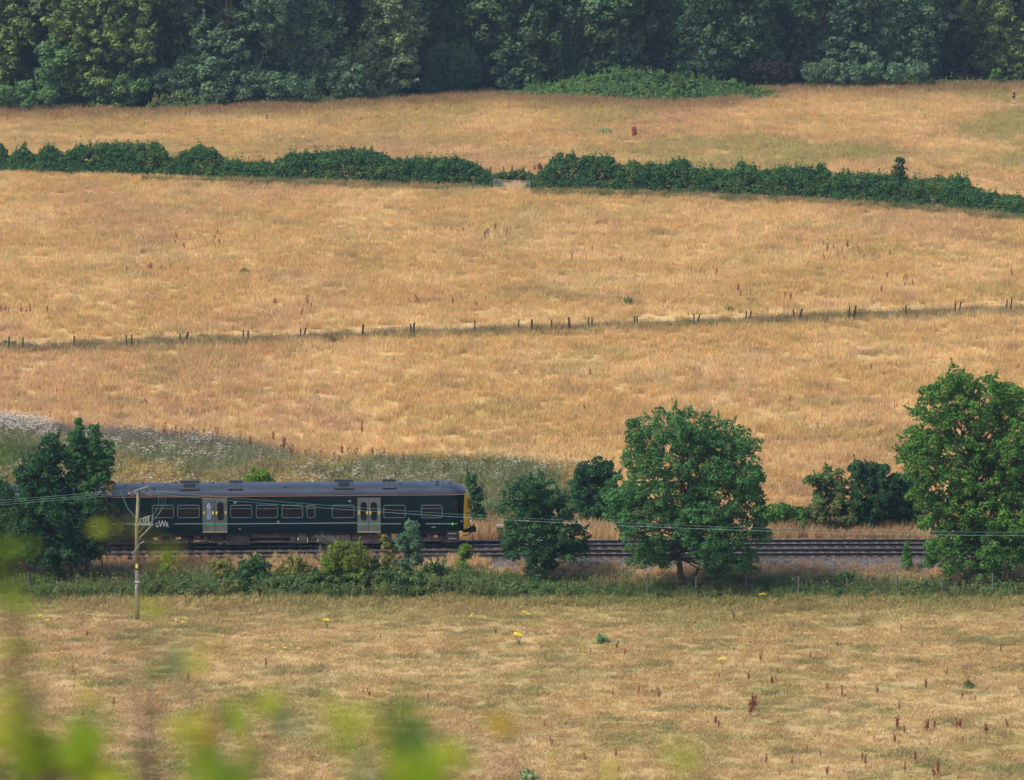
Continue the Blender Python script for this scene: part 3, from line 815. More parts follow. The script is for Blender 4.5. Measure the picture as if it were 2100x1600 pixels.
tree('oak_tree', 'squat dark oak tree in front of the tracks beside the cab end', 'tree', (1100, 1190),
     [(1080, 1000, 26), (1110, 1000, 24), (1060, 1025, 30), (1100, 1030, 34), (1135, 1025, 22), (1045, 1050, 22), (1085, 1065, 34), (1130, 1060, 32), (1165, 1055, 20), (1050, 1100, 30), (1095, 1105, 40), (1145, 1095, 34), (1180, 1105, 28), (1055, 1130, 20), (1110, 1140, 30), (1160, 1130, 28), (1195, 1125, 16), (1100, 1165, 22), (1125, 1168, 14)],
     L_OAK, 27000, .09, .28, 3, trunk=.2, fork=(1098, 1160), extra_base=[((1115, 1195), (1112, 1165), .05)], dens=.55, spray=90)
tree('oak_tree', 'dark oak tree with thick trunk at the left, its crown before the second railcar', 'tree', (116, 1200),
     [(104, 915, 20), (108, 945, 26), (80, 950, 20), (60, 970, 24), (100, 980, 32), (55, 990, 18), (75, 1020, 38), (120, 1010, 30), (60, 1060, 44), (110, 1060, 46), (160, 1070, 40), (50, 1110, 34), (100, 1120, 48), (160, 1120, 44), (205, 1110, 26), (60, 1138, 20), (110, 1138, 22), (150, 1138, 20), (190, 1132, 18), (180, 1050, 34), (205, 1060, 22)],
     L_DARK, 40000, .10, .34, 4, trunk=.24, fork=(118, 1150), dens=.85)
tree('poplar_tree', 'upright twin-topped poplar at the left with its tip above the weeds', 'tree', (176, 1192),
     [(163, 866, 5), (162, 880, 8), (158, 895, 12), (165, 908, 13), (193, 880, 6), (194, 893, 9), (190, 908, 12), (148, 905, 9), (145, 925, 13), (222, 912, 7), (224, 928, 9), (165, 928, 20), (198, 932, 18), (150, 950, 16), (185, 958, 20), (218, 948, 14), (155, 980, 17), (190, 990, 17), (212, 975, 13), (172, 1010, 18), (185, 1040, 16)],
     L_POPLAR, 30000, .08, .20, 5, trunk=.13, fork=(180, 1110), extra_base=[((178, 1195), (186, 1140), .09), ((160, 1195), (160, 1130), .11)], bark=M_BARK_PALE, depth=.9)
tree('willow_shrub', 'loose yellowish willow shrub beside the poplar against the railcar end', 'shrub', (212, 1188),
     [(215, 975, 16), (222, 1000, 14), (210, 1030, 20), (225, 1050, 18), (235, 1080, 14), (215, 1085, 18), (205, 1120, 16), (230, 1100, 12)],
     L_YELLOWISH, 2600, .09, .28, 6, trunk=.05, fork=(205, 1130), depth=.8, dens=.7)
tree('hazel_bush', 'dark leafy bush cut by the left edge below the weeds', 'bush', (5, 1190),
     [(10, 1010, 30), (-20, 1030, 40), (15, 1060, 36), (-30, 1080, 44), (20, 1110, 34), (0, 1150, 34), (-35, 1130, 40)],
     L_OAK, 12000, .12, .38, 7, trunk=.14, fork=(0, 1150))
tree('hawthorn_tree', 'dark round hawthorn behind the tracks between the two near crowns', 'tree', (1215, 1082),
     [(1205, 965, 18), (1235, 960, 16), (1195, 990, 24), (1225, 985, 30), (1255, 985, 18), (1190, 1020, 22), (1220, 1025, 34), (1250, 1030, 24), (1200, 1055, 22), (1240, 1060, 20)],
     L_DARK, 18000, .10, .32, 8, trunk=.16, fork=(1218, 1060))
tree('hawthorn_bush', 'dense dark hawthorn bush behind the tracks left of the tallest ash', 'bush', (1788, 1092),
     [(1765, 970, 20), (1800, 968, 22), (1830, 990, 18), (1780, 1000, 30), (1815, 1010, 28), (1760, 1030, 24), (1790, 1045, 28), (1825, 1045, 20), (1770, 1065, 16)],
     L_DARK, 19000, .10, .32, 9, trunk=.1)
tree('willow_bush', 'ragged arching bush left of the dense hawthorn behind the tracks', 'bush', (1702, 1092),
     [(1705, 972, 16), (1720, 995, 20), (1680, 990, 12), (1700, 1020, 26), (1735, 1030, 24), (1675, 1040, 20), (1710, 1055, 26), (1665, 1065, 14), (1740, 1065, 18), (1660, 985, 7)],
     L_BRAMBLE, 12000, .095, .30, 10, trunk=.08, dens=.7)
tree('elder_bush', 'small bush squeezed between the dense hawthorn and the tallest ash', 'bush', (1855, 1090),
     [(1850, 985, 16), (1865, 1005, 22), (1845, 1035, 24), (1872, 1045, 22), (1855, 1065, 22), (1880, 1020, 16)],
     L_OAK, 7000, .12, .34, 11, trunk=.07)
tree('low_bush', 'low light green bush behind the tracks right of the large ash', 'bush', (1605, 1092),
     [(1580, 1055, 16), (1605, 1050, 18), (1630, 1055, 16), (1570, 1070, 14), (1600, 1072, 16), (1645, 1072, 12), (1560, 1050, 12)],
     L_LIME2 if False else L_ASH2, 5000, .11, .3, 12, trunk=.05)
tree('sapling', 'slim green sapling standing behind the yellow cab end', 'sapling', (972, 1085),
     [(966, 985, 9), (972, 1005, 12), (980, 1025, 13), (968, 1040, 15), (985, 1050, 12), (974, 1065, 13)],
     L_OAK, 2400, .11, .26, 13, trunk=.05, dens=.8)
tree('bush', 'green bush whose top shows above the railcar roof', 'bush', (528, 1062),
     [(515, 985, 14), (535, 980, 16), (552, 988, 12), (505, 1000, 14), (530, 1005, 20), (550, 1010, 14), (520, 1030, 18), (545, 1035, 16)],
     L_LIME, 3000, .11, .3, 14, trunk=.05)
tree('round_bush', 'round yellow-green bush in front of the railcar underframe', 'bush', (712, 1218),
     [(690, 1130, 16), (712, 1128, 16), (735, 1128, 14), (685, 1150, 20), (712, 1150, 24), (740, 1150, 16), (690, 1175, 20), (725, 1178, 22), (675, 1165, 14)],
     L_LIME, 9000, .075, .24, 15, trunk=.06)
tree('ash_sapling', 'blue-green ash sapling standing before the railcar lettering', 'sapling', (838, 1205),
     [(846, 1075, 9), (842, 1092, 12), (855, 1098, 9), (835, 1112, 14), (852, 1118, 12), (820, 1105, 8), (815, 1120, 10), (838, 1135, 18), (850, 1150, 12), (830, 1158, 14), (840, 1175, 12)],
     L_SAP, 4200, .085, .24, 16, trunk=.05, dens=.8)
tree('elder_sapling', 'straggly yellowing sapling just left of the blue-green one', 'sapling', (800, 1205),
     [(788, 1105, 5), (795, 1120, 7), (803, 1138, 9), (790, 1150, 10), (808, 1160, 12), (796, 1172, 12)],
     L_YELLOWISH, 1500, .085, .22, 17, trunk=.04, dens=.7)
tree('ash_sapling', 'small bright green sapling before the empty rails near the cab', 'sapling', (949, 1180),
     [(954, 1122, 7), (948, 1135, 10), (957, 1142, 8), (949, 1153, 9), (950, 1165, 6)],
     L_LIME, 1500, .08, .2, 18, trunk=.03, dens=.8)
tree('bare_bush', 'grey nearly bare twiggy bush left of the round yellow-green bush', 'bush', (668, 1200),
     [(655, 1105, 6), (668, 1110, 8), (682, 1108, 7), (660, 1130, 10), (675, 1135, 10), (665, 1155, 12)],
     L_GREYT, 380, .05, .25, 19, trunk=.04, dens=.6)
tree('elder_bush', 'dark green elder bush rising from the brambles at the left centre', 'bush', (516, 1215),
     [(505, 1158, 13), (525, 1155, 14), (540, 1168, 11), (510, 1180, 18), (535, 1185, 16), (495, 1178, 12)],
     L_HAW, 4000, .085, .24, 20, trunk=.05)
tree('low_bush', 'pale yellow-green bush above the brambles left of the elder', 'bush', (452, 1212),
     [(440, 1162, 11), (458, 1160, 12), (472, 1170, 10), (450, 1182, 16)],
     L_YELLOWISH, 2200, .085, .24, 21, trunk=.04)
tree('sapling', 'thin light green sapling on the verge right of the wooden pole', 'sapling', (347, 1200),
     [(341, 1140, 6), (350, 1155, 8), (343, 1165, 8), (352, 1178, 9)],
     L_LIME, 900, .08, .2, 22, trunk=.03, dens=.7)
tree('sapling', 'lone small sapling on the ballast shoulder left of the tallest ash', 'sapling', (1859, 1172),
     [(1858, 1128, 5), (1861, 1140, 7), (1858, 1150, 8), (1862, 1160, 7)],
     L_ASH2, 900, .08, .2, 23, trunk=.025)
tree('sapling', 'small leafy sprout above the fence line on the right verge', 'sapling', (1735, 1208),
     [(1730, 1183, 7), (1742, 1184, 7), (1735, 1192, 6)], L_ASH2, 900, .085, .2, 24, trunk=.03)
tree('lilac_sapling', 'pale green sapling among the grass under the dense hawthorn', 'sapling', (1770, 1094),
     [(1764, 1040, 6), (1768, 1055, 9), (1775, 1070, 12), (1790, 1060, 8), (1755, 1075, 10)], L_SAP, 1500, .09, .22, 25, trunk=.03)

for k_, (px, py, w, lab, mt) in enumerate(((602, 1150, 26, 'scruffy yellow-green weeds rising above the brambles left of the round bush', L_YELLOWISH), (770, 1150, 20, 'ragged green growth between the round bush and the blue-green sapling', L_BRAMBLE), (890, 1158, 26, 'low green scrub right of the blue-green sapling', L_BRAMBLE), (640, 1172, 20, 'bramble mass against the left side of the round bush', L_BRAMBLE))):
    tree('scrub', lab, 'scrub', (px, 1212), [(px, py + 10, w * .5), (px - w * .8, py + 22, w * .5), (px + w * .8, py + 20, w * .5), (px - w * .3, py + 32, w * .6), (px + w * .5, py + 36, w * .6), (px - w, py + 40, w * .5)], mt, 4200, .085, .2, 60 + k_, trunk=.03, dens=.7, spray=34)
# ---- hedges
def hedge(name, label, cat, top, base, mat, n, leaf, clump, seed, thick=2.2, per_m=12.0, group=None, ragged=.25, domed=False):
    rng = np.random.default_rng(seed)
    tf, bf = poly(top), poly(base)
    x0, x1 = top[0][0], top[-1][0]
    A, B = G(x0, float(bf(x0))), G(x1, float(bf(x1)))
    k = int((B - A).length * per_m)
    px = rng.uniform(x0, x1, k); cen = np.zeros((k, 3)); rad = clump * rng.uniform(.55, 1.2, k) * np.where(rng.random(k) < .12, 1.7, 1)
    for i in range(k):
        p = px[i]; Bp = G(p, float(bf(p)))
        hv = rng.random() ** 1.15
        e = rng.random()
        dep = thick * (.12 + .30 * hv ** 2 + (.5 * rng.random() if e < .4 else 0))
        if e > .88: dep = thick * rng.uniform(.7, .95)
        if domed: hv = rng.random(); dep = thick * (.05 + .5 * hv ** 1.3)
        Yd = Bp.y + dep
        T = AT(p, float(tf(p)) + rng.normal() * 3 * ragged + 3, Bp.y + thick * .5)
        zt = max(T.z - rad[i] * .6, .15)
        if e < .45 and not domed and rng.random() < .5: hv = 1 - (1 - hv) * .3
        q_ = G(p, float(bf(p)))
        cen[i] = (q_.x * Yd / q_.y, Yd, max(zt * hv, rad[i] * .35))
    v, ti = leaf_cloud(rng, cen, rad, n, leaf)
    # shoots standing proud of the top
    ns = int((B - A).length * 3)
    sp = rng.uniform(x0, x1, ns); sc_, sr = [], []
    for p in sp:
        T = AT(p, float(tf(p)) + 2, G(p, float(bf(p))).y + thick * rng.uniform(.3, .7))
        hgt = rng.uniform(.1, .6) * (1 + ragged) * (1 if rng.random() < .85 else 1.6)
        for j in range(4): sc_.append([T.x + rng.normal() * .05, T.y, T.z - .35 + (hgt + .25) * j / 3]); sr.append(.26 - .05 * j)
    v2, t2 = leaf_cloud(rng, sc_, np.array(sr), int(ns * 34), leaf * .9)
    v = np.r_[v, v2]; ti = np.r_[ti, np.clip(t2 + .15, 0, 1)]
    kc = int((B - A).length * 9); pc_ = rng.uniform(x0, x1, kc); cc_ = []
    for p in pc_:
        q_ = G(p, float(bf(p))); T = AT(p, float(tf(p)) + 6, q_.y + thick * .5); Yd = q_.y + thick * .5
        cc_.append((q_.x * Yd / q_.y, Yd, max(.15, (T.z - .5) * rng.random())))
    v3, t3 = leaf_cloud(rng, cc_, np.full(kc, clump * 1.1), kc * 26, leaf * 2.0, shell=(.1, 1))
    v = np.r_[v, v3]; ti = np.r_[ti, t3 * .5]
    v[:, 2] = np.maximum(v[:, 2], .02)
    org = A.lerp(B, .5); org.z = 0
    root = empty(name, org, label=label, cat=cat, group=group)
    link(bpy.data.objects.new('foliage', leaves_mesh('foliage', v - np.array(org), ti, mat)), root)
    mb = MB(); rr = random.Random(seed)
    for i in range(0, k, 9):
        c = Vector([float(q_) for q_ in cen[i]]) - org
        g = Vector((c.x + rr.uniform(-.4, .4), c.y, -.05))
        mb.tube([g, g.lerp(c, .5) + Vector((rr.uniform(-.1, .1), 0, 0)), c], [.035, .025, .012], 5)
    mb.build('stem', M_BARK, root)
    return root
hb = [(-120, 350), (0, 354), (300, 364), (500, 372), (700, 380), (1030, 390)]
hedge('hedgerow', 'long field hedge left of the metal gate between the two dry meadows', 'hedge',
      [(-90, 290), (0, 288), (18, 318), (50, 294), (72, 318), (100, 294), (130, 314), (160, 298), (200, 292), (330, 290), (345, 324), (370, 312), (410, 294), (435, 300), (462, 325), (560, 331), (600, 311), (680, 308), (720, 302), (765, 304), (800, 324), (880, 322), (930, 320), (980, 336), (1008, 362), (1022, 378)],
      hb, L_HAW, 140000, .12, .42, 31, thick=3.2, per_m=55)
hedge('hedgerow', 'long field hedge right of the metal gate running down to the right edge', 'hedge',
      [(1082, 380), (1100, 358), (1125, 335), (1145, 312), (1165, 312), (1200, 320), (1250, 318), (1275, 336), (1292, 330), (1360, 334), (1400, 322), (1425, 342), (1500, 345), (1520, 328), (1560, 346), (1690, 336), (1705, 356), (1740, 350), (1835, 358), (1870, 364), (1980, 360), (2000, 384), (2040, 394), (2100, 400), (2190, 396)],
      [(1080, 393), (1400, 402), (1700, 418), (1900, 430), (2100, 450), (2200, 458)], L_HAW, 150000, .12, .42, 32, thick=3.0, per_m=55)
tree('sapling', 'narrow sapling sticking up out of the field hedge at the right', 'sapling', (1848, 424),
     [(1848, 332, 6), (1846, 345, 8), (1852, 355, 8), (1846, 368, 9), (1852, 380, 10)], L_DARK, 1200, .14, .32, 33, trunk=.05, depth=.5)
hedge('bramble_hedge', 'thick bramble hedge along the near side of the railway at the left and centre', 'hedge',
      [(35, 1195), (100, 1196), (200, 1192), (300, 1188), (420, 1186), (480, 1176), (560, 1176), (650, 1166), (760, 1162), (860, 1170), (950, 1179), (1050, 1188), (1110, 1196)],
      [(35, 1226), (1110, 1226)], L_BRAMBLE, 95000, .075, .25, 34, thick=2.4, per_m=34)
hedge('bramble_hedge', 'low patchy bramble strip under the big ash trees along the grey fence', 'hedge',
      [(1112, 1200), (1250, 1200), (1290, 1204), (1400, 1208), (1530, 1209), (1600, 1199), (1650, 1204), (1720, 1200), (1800, 1210), (1860, 1192), (1950, 1196), (2100, 1194), (2190, 1194)],
      [(1112, 1224), (2190, 1224)], L_BRAMBLE, 32000, .085, .24, 35, thick=1.6, per_m=12)

tree('weed_bank', 'tall weeds filling the hedge gap just behind the metal gate', 'weeds', (1052, 376), [(1012, 370, 11), (1000, 362, 10), (1036, 380, 9), (1060, 381, 9), (1018, 366, 9), (1033, 362, 9), (1050, 362, 9), (1066, 360, 10), (1080, 364, 10), (1092, 368, 11), (1040, 374, 9), (1060, 374, 9), (1025, 376, 8), (1078, 376, 9)], L_BRAMBLE, 9000, .12, .30, 36, trunk=.03, depth=.3, fork=(1052, 370), spray=40)
# ---- the wood along the top
W_OLIVE = leafy('olive_leaf', (0.065, 0.116, 0.040), (0.283, 0.354, 0.106))
W_GREEN = leafy('wood_green_leaf', (0.035, 0.097, 0.042), (0.177, 0.295, 0.100))
W_BLUE = leafy('bluish_leaf', (0.041, 0.092, 0.057), (0.201, 0.295, 0.147))
W_PALE = leafy('pale_willow_leaf', (0.088, 0.153, 0.073), (0.366, 0.437, 0.201))
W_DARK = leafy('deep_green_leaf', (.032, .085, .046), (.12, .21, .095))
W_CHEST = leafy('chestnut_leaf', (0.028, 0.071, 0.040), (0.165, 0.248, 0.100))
W_PURPLE = leafy('copper_leaf', (.028, .026, .034), (.060, .052, .060))
rngw = np.random.default_rng(77)
def wood_blobs(cx, hw, base, rng, top=-110, n=26, droop=1.0, R=(26, 46)):
    out = []
    for i in range(n):
        t = (i + .5) / n
        y = base - 18 - (base - 18 - top) * t
        w = hw * (.55 + .45 * math.sin(min(1, t * 2.1) * math.pi / 2)) * (1 if t < .7 else (1 - (t - .7) * 1.6))
        if droop < 1 and t < .25: w *= droop
        a = rng.uniform(-1, 1)
        r = rng.uniform(*R)
        out.append((cx + a * max(4, w - r * .6), y, r))
    return out
wood = [
 # cx, halfwidth, base py, material, clump, leaf, nleaf, label, kind
 (-5, 60, 214, W_OLIVE, .75, .22, 13000, 'olive-green tree cut by the top left corner of the wood', 'deciduous_tree', 1),
 (210, 124, 218, W_OLIVE, .7, .22, 20000, 'broad olive-green tree second from the left in the wood', 'deciduous_tree', 1),
 (100, 62, 222, W_GREEN, .6, .2, 6000, 'low green bushy tree at the wood edge before the dark gap', 'deciduous_tree', .55),
 (465, 146, 214, W_BLUE, .7, .22, 23000, 'widest blue-green tree left of the pale willow in the wood', 'deciduous_tree', 1),
 (620, 82, 208, W_BLUE, .6, .2, 11000, 'greyish green tree between the widest tree and the pale willow', 'deciduous_tree', 1),
 (775, 98, 202, W_PALE, .55, .19, 22000, 'pale silvery willow with rounded crown in the middle left of the wood', 'willow_tree', 1),
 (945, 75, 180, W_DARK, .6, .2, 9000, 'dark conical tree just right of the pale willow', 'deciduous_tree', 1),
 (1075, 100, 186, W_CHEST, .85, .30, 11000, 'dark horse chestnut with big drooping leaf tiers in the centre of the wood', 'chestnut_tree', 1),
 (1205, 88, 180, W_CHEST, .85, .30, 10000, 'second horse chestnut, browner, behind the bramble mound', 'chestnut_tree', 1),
 (1375, 112, 170, W_GREEN, .65, .22, 20000, 'large mid-green tree rising behind the right of the bramble mound', 'deciduous_tree', 1),
 (1555, 102, 176, W_GREEN, .7, .22, 18000, 'mid-green tree standing over the dark opening in the wood edge', 'deciduous_tree', 1),
 (1720, 100, 172, W_BLUE, .7, .22, 17000, 'dull dark green tree right of the dark opening in the wood', 'deciduous_tree', 1),
 (1885, 95, 168, W_BLUE, .65, .22, 15000, 'shadowy blue-green tree second from the right in the wood', 'deciduous_tree', 1),
 (2065, 92, 160, W_OLIVE, .65, .22, 16000, 'lighter green tree filling the top right corner', 'deciduous_tree', 1),
]
crowns = []
for i, (cx, hw, by, mt, cl_, lf, nl, lab, nm, hf) in enumerate(wood):
    top = -120 if hf == 1 else 95
    bl = wood_blobs(cx, hw, by, rngw, top=top, n=19 if hf == 1 else 9, R=(26, 56) if hf == 1 else (20, 32))
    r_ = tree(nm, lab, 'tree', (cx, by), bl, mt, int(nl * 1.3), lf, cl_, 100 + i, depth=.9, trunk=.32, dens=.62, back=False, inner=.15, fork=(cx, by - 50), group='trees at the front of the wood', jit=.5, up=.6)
    crowns.append((r_, hf))
# trees further in, each a copy of one at the front
def copy_tree(o, parent=None):
    c = o.copy(); COL.objects.link(c)
    if parent: c.parent = parent
    for ch in o.children: copy_tree(ch, c)
    return c
full = [r for r, hf in crowns if hf == 1]
dark_src = [full[5], full[6], full[7]]  # darkest-leaved trees picked for the back rows: gap shade put into leaf colour
k = 0
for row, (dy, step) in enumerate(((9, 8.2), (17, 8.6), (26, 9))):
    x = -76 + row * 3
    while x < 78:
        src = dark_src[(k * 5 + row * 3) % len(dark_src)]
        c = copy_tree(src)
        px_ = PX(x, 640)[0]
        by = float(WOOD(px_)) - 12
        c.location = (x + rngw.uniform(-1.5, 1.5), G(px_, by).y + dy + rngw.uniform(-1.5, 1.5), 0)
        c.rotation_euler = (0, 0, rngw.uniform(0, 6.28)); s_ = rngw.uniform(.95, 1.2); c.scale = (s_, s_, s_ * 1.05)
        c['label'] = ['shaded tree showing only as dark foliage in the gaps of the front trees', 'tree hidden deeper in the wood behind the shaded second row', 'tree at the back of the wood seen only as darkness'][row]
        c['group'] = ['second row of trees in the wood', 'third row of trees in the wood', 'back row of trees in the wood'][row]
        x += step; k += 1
# undergrowth along the wood edge
def mound(name, label, cat, top, base, mat, n, leaf, clump, seed, thick=3, per_m=12):
    return hedge(name, label, cat, top, base, mat, n, leaf, clump, seed, thick=thick, per_m=per_m, ragged=.1, domed=True)
mound('bramble_mound', 'long rounded bramble mound in front of the wood at the centre right', 'bush',
      [(1000, 194), (1045, 186), (1090, 174), (1150, 163), (1210, 154), (1260, 145), (1310, 140), (1370, 149), (1440, 158), (1500, 164), (1560, 178), (1600, 190)],
      [(1000, 200), (1150, 207), (1350, 212), (1545, 207), (1600, 204)], leafy('bramble_mound_leaf', (.045, .11, .038), (.15, .26, .075), (.12, .17, .055)), 42000, .14, .36, 201, thick=9, per_m=40)
tree('bright_shrub', 'bright green shrub on top of the bramble mound under the chestnuts', 'shrub', (1178, 182),
     [(1165, 122, 14), (1185, 118, 14), (1205, 130, 12), (1150, 135, 12), (1175, 142, 18), (1215, 145, 10), (1200, 152, 14), (1140, 150, 10)], leafy('bright_shrub_leaf', (.05, .13, .035), (.12, .21, .055)), 5000, .16, .4, 202, trunk=.07)
tree('copper_shrub', 'small purple-brown shrub beside the dark opening in the wood edge', 'shrub', (1590, 184),
     [(1555, 135, 16), (1590, 140, 16), (1620, 145, 14), (1575, 155, 16), (1605, 160, 14)], W_PURPLE, 3500, .18, .45, 203, trunk=.07)
tree('willow_bush', 'pale rounded bush at the foot of the silvery willow', 'bush', (712, 212),
     [(700, 140, 20), (725, 145, 18), (690, 165, 22), (720, 170, 24), (745, 180, 16), (700, 190, 20), (730, 195, 16)], W_BLUE, 9000, .17, .42, 204, trunk=.08)
tree('elder_bush', 'dark ivy-covered bush between the willow and the chestnut', 'bush', (925, 192),
     [(890, 120, 22), (920, 115, 24), (955, 125, 22), (895, 150, 24), (930, 150, 26), (965, 155, 20), (910, 175, 20), (945, 178, 16), (880, 180, 18)], leafy('ivy_leaf', (.03, .09, .045), (.11, .20, .08)), 11000, .17, .42, 205, trunk=.09)
tree('hazel_bush', 'green bush at the wood edge under the broad olive tree', 'bush', (235, 222),
     [(180, 180, 20), (215, 185, 20), (250, 178, 22), (285, 172, 20), (200, 200, 16), (235, 202, 16), (270, 198, 16)], W_GREEN, 9000, .17, .42, 206, trunk=.08)
tree('hazel_bush', 'bush filling the foot of the widest blue-green tree', 'bush', (440, 218),
     [(340, 165, 24), (380, 160, 26), (420, 165, 24), (470, 170, 24), (520, 165, 26), (560, 170, 22), (600, 175, 22), (370, 185, 18), (430, 190, 18), (500, 192, 18), (560, 195, 16), (630, 185, 18)], W_BLUE, 15000, .17, .42, 207, trunk=.09, depth=.3)
tree('hazel_bush', 'low dark bush in the bottom left of the wood', 'bush', (30, 232),
     [(-20, 190, 20), (10, 195, 20), (45, 190, 20), (70, 200, 16), (100, 195, 16), (20, 212, 12), (55, 214, 10)], W_GREEN, 8000, .17, .42, 208, trunk=.08)
tree('hazel_bush', 'dark bush filling the wood edge right of the dark opening', 'bush', (1740, 184),
     [(1665, 150, 18), (1700, 145, 22), (1745, 148, 22), (1790, 146, 22), (1835, 150, 20), (1880, 145, 20), (1720, 165, 14), (1770, 165, 14), (1830, 165, 12)], W_BLUE, 11000, .17, .42, 209, trunk=.08, depth=.3)
tree('young_shrub', 'small bright green shrub near the walker at the wood edge', 'shrub', (2045, 178),
     [(2045, 150, 8), (2038, 160, 8), (2052, 162, 8)], leafy('young_leaf', (.06, .15, .03), (.13, .22, .05)), 1200, .14, .3, 210, trunk=.04)
for a, b_, t_, lab, mt, sd_ in (
    (298, 452, 192, 'nettle and reed patch standing proud of the wood edge at the left', 1, 211),
    (500, 640, 206, 'dark nettle bank under the grey-green tree', 1, 212),
    (625, 820, 192, 'sloping weed bank in front of the silvery willow', 1, 213),
    (1640, 2130, 160, 'long weedy bank at the right of the wood behind the walker', 1, 214)):
    by_ = [(a, float(WOOD(a)) + 2), (b_, float(WOOD(b_)) + 2)]
    m_ = (a + b_) / 2
    mound('nettle_bank', lab, 'undergrowth', [(a, by_[0][1] - 10), (a + 20, t_ + 4), (m_, t_), (b_ - 20, t_ + 3), (b_, by_[1][1] - 9)], by_,
          leafy('nettle_leaf_%d' % sd_, (.06, .12, .045), (.17, .24, .08), (.26, .20, .09)), int((b_ - a) * 75), .12, .28, sd_, thick=3.0, per_m=16)

# ------------------------------------------------------------------ grasses and weeds, scattered tufts
HID = bpy.data.collections.new('tuft_sources')          # not linked to the scene: only the scatters use it
def tuft(rng, nb, h, w, rad, lean=.35, head=0, headmat=None, leafy_=0):
    vs, fs, ti, mi = [], [], [], []
    def addq(p, a, b, t, m):
        o = len(vs); vs.extend([p - a, p - b, p + a, p + b]); fs.append((o, o + 1, o + 2, o + 3)); ti.extend([t] * 4); mi.append(m)
    for i in range(nb):
        a = rng.uniform(0, 6.283); r = rad * math.sqrt(rng.random())
        base = np.array([r * math.cos(a), r * math.sin(a), -.02])
        hh = h * rng.uniform(.5, 1.15); ln = rng.normal(size=2) * lean * hh
        tip = base + np.array([ln[0], ln[1], hh]); mid_ = base + np.array([ln[0] * .35, ln[1] * .35, hh * .6])
        sd = np.array([math.cos(a * 3.1), math.sin(a * 3.1), 0]) * w * rng.uniform(.6, 1.4) / 2
        o = len(vs); t = rng.random()
        vs.extend([base - sd, base + sd, mid_ + sd * .9, mid_ - sd * .9, tip + sd * .25, tip - sd * .25]); ti.extend([t * .8] * 2 + [t] * 2 + [min(1, t + .2)] * 2)
        fs.extend([(o, o + 1, o + 2, o + 3), (o + 3, o + 2, o + 4, o + 5)]); mi.extend([0, 0])
        for _ in range(leafy_):
            f = rng.uniform(.1, .9); p = base + (tip - base) * f + rng.normal(size=3) * .04
            n_ = rng.normal(size=3) + np.array([0, 0, 1.2]); n_ /= np.linalg.norm(n_)
            u = np.cross(n_, rng.normal(size=3)); u /= np.linalg.norm(u); v_ = np.cross(n_, u)
            addq(p, u * .09 * rng.uniform(.6, 1.3), v_ * .03, t, 0)
        if head and rng.random() < head:
            for _ in range(5):
                p = tip + rng.normal(size=3) * np.array([.045, .045, .012])
                addq(p, np.array([.030, 0, 0]), np.array([0, .030, .006]), t, 1)
    return mesh_np('tuft', np.array(vs), np.array(fs), [M_BLADE, headmat or M_UMBEL], np.array(ti), mi)
def protos(name, kw, k=4, seed=5):
    c = bpy.data.collections.new(name)
    for i in range(k):
        c.objects.link(bpy.data.objects.new(name, tuft(np.random.default_rng(seed + i), **kw)))
    return c
def scatter(name, label, coll, x, y, z, sc_, col, rng, k=4, cat=None):
    n = len(x)
    me = bpy.data.meshes.new(name); me.vertices.add(n)
    me.vertices.foreach_set('co', np.c_[x, y, z].astype(np.float32).ravel())
    a = me.attributes.new('rz', 'FLOAT', 'POINT'); a.data.foreach_set('value', rng.uniform(0, 6.283, n).astype(np.float32))
    a = me.attributes.new('sc', 'FLOAT_VECTOR', 'POINT'); a.data.foreach_set('vector', sc_.astype(np.float32).ravel())
    a = me.attributes.new('idx', 'INT', 'POINT'); a.data.foreach_set('value', rng.integers(0, k, n).astype(np.int32))
    a = me.attributes.new('col', 'FLOAT_COLOR', 'POINT'); a.data.foreach_set('color', np.c_[col, np.ones(n)].astype(np.float32).ravel())
    o = link(bpy.data.objects.new(name, me)); tag(o, label=label, kind='stuff', cat=cat)
    g = bpy.data.node_groups.new(name, 'GeometryNodeTree')
    g.interface.new_socket('Geometry', in_out='INPUT', socket_type='NodeSocketGeometry')
    g.interface.new_socket('Geometry', in_out='OUTPUT', socket_type='NodeSocketGeometry')
    nn = g.nodes; gi = nn.new('NodeGroupInput'); go = nn.new('NodeGroupOutput')
    ci = nn.new('GeometryNodeCollectionInfo'); ci.inputs[0].default_value = coll; ci.inputs['Separate Children'].default_value = True; ci.inputs['Reset Children'].default_value = True
    ip = nn.new('GeometryNodeInstanceOnPoints'); ip.inputs['Pick Instance'].default_value = True
    def na(nm, ty):
        q_ = nn.new('GeometryNodeInputNamedAttribute'); q_.data_type = ty; q_.inputs[0].default_value = nm
        return q_.outputs[0]
    cx = nn.new('ShaderNodeCombineXYZ'); er = nn.new('FunctionNodeEulerToRotation')
    L = g.links
    L.new(na('rz', 'FLOAT'), cx.inputs[2]); L.new(cx.outputs[0], er.inputs[0]); L.new(er.outputs[0], ip.inputs['Rotation'])
    L.new(na('sc', 'FLOAT_VECTOR'), ip.inputs['Scale']); L.new(na('idx', 'INT'), ip.inputs['Instance Index'])
    L.new(gi.outputs[0], ip.inputs['Points']); L.new(ci.outputs[0], ip.inputs['Instance']); L.new(ip.outputs[0], go.inputs[0])
    md = o.modifiers.new('scatter', 'NODES'); md.node_group = g
    return o
rs = np.random.default_rng(8)
P_HAY = protos('hay_tuft', dict(nb=46, h=.50, w=.027, rad=.50, lean=.28))
P_SHORT = protos('short_tuft', dict(nb=44, h=.17, w=.028, rad=.45, lean=.6), seed=15)
P_TALL = protos('tall_tuft', dict(nb=34, h=.85, w=.035, rad=.35, lean=.22), seed=25)
P_WEED = protos('weed_tuft', dict(nb=14, h=.85, w=.03, rad=.40, lean=.2, leafy_=5), seed=35)
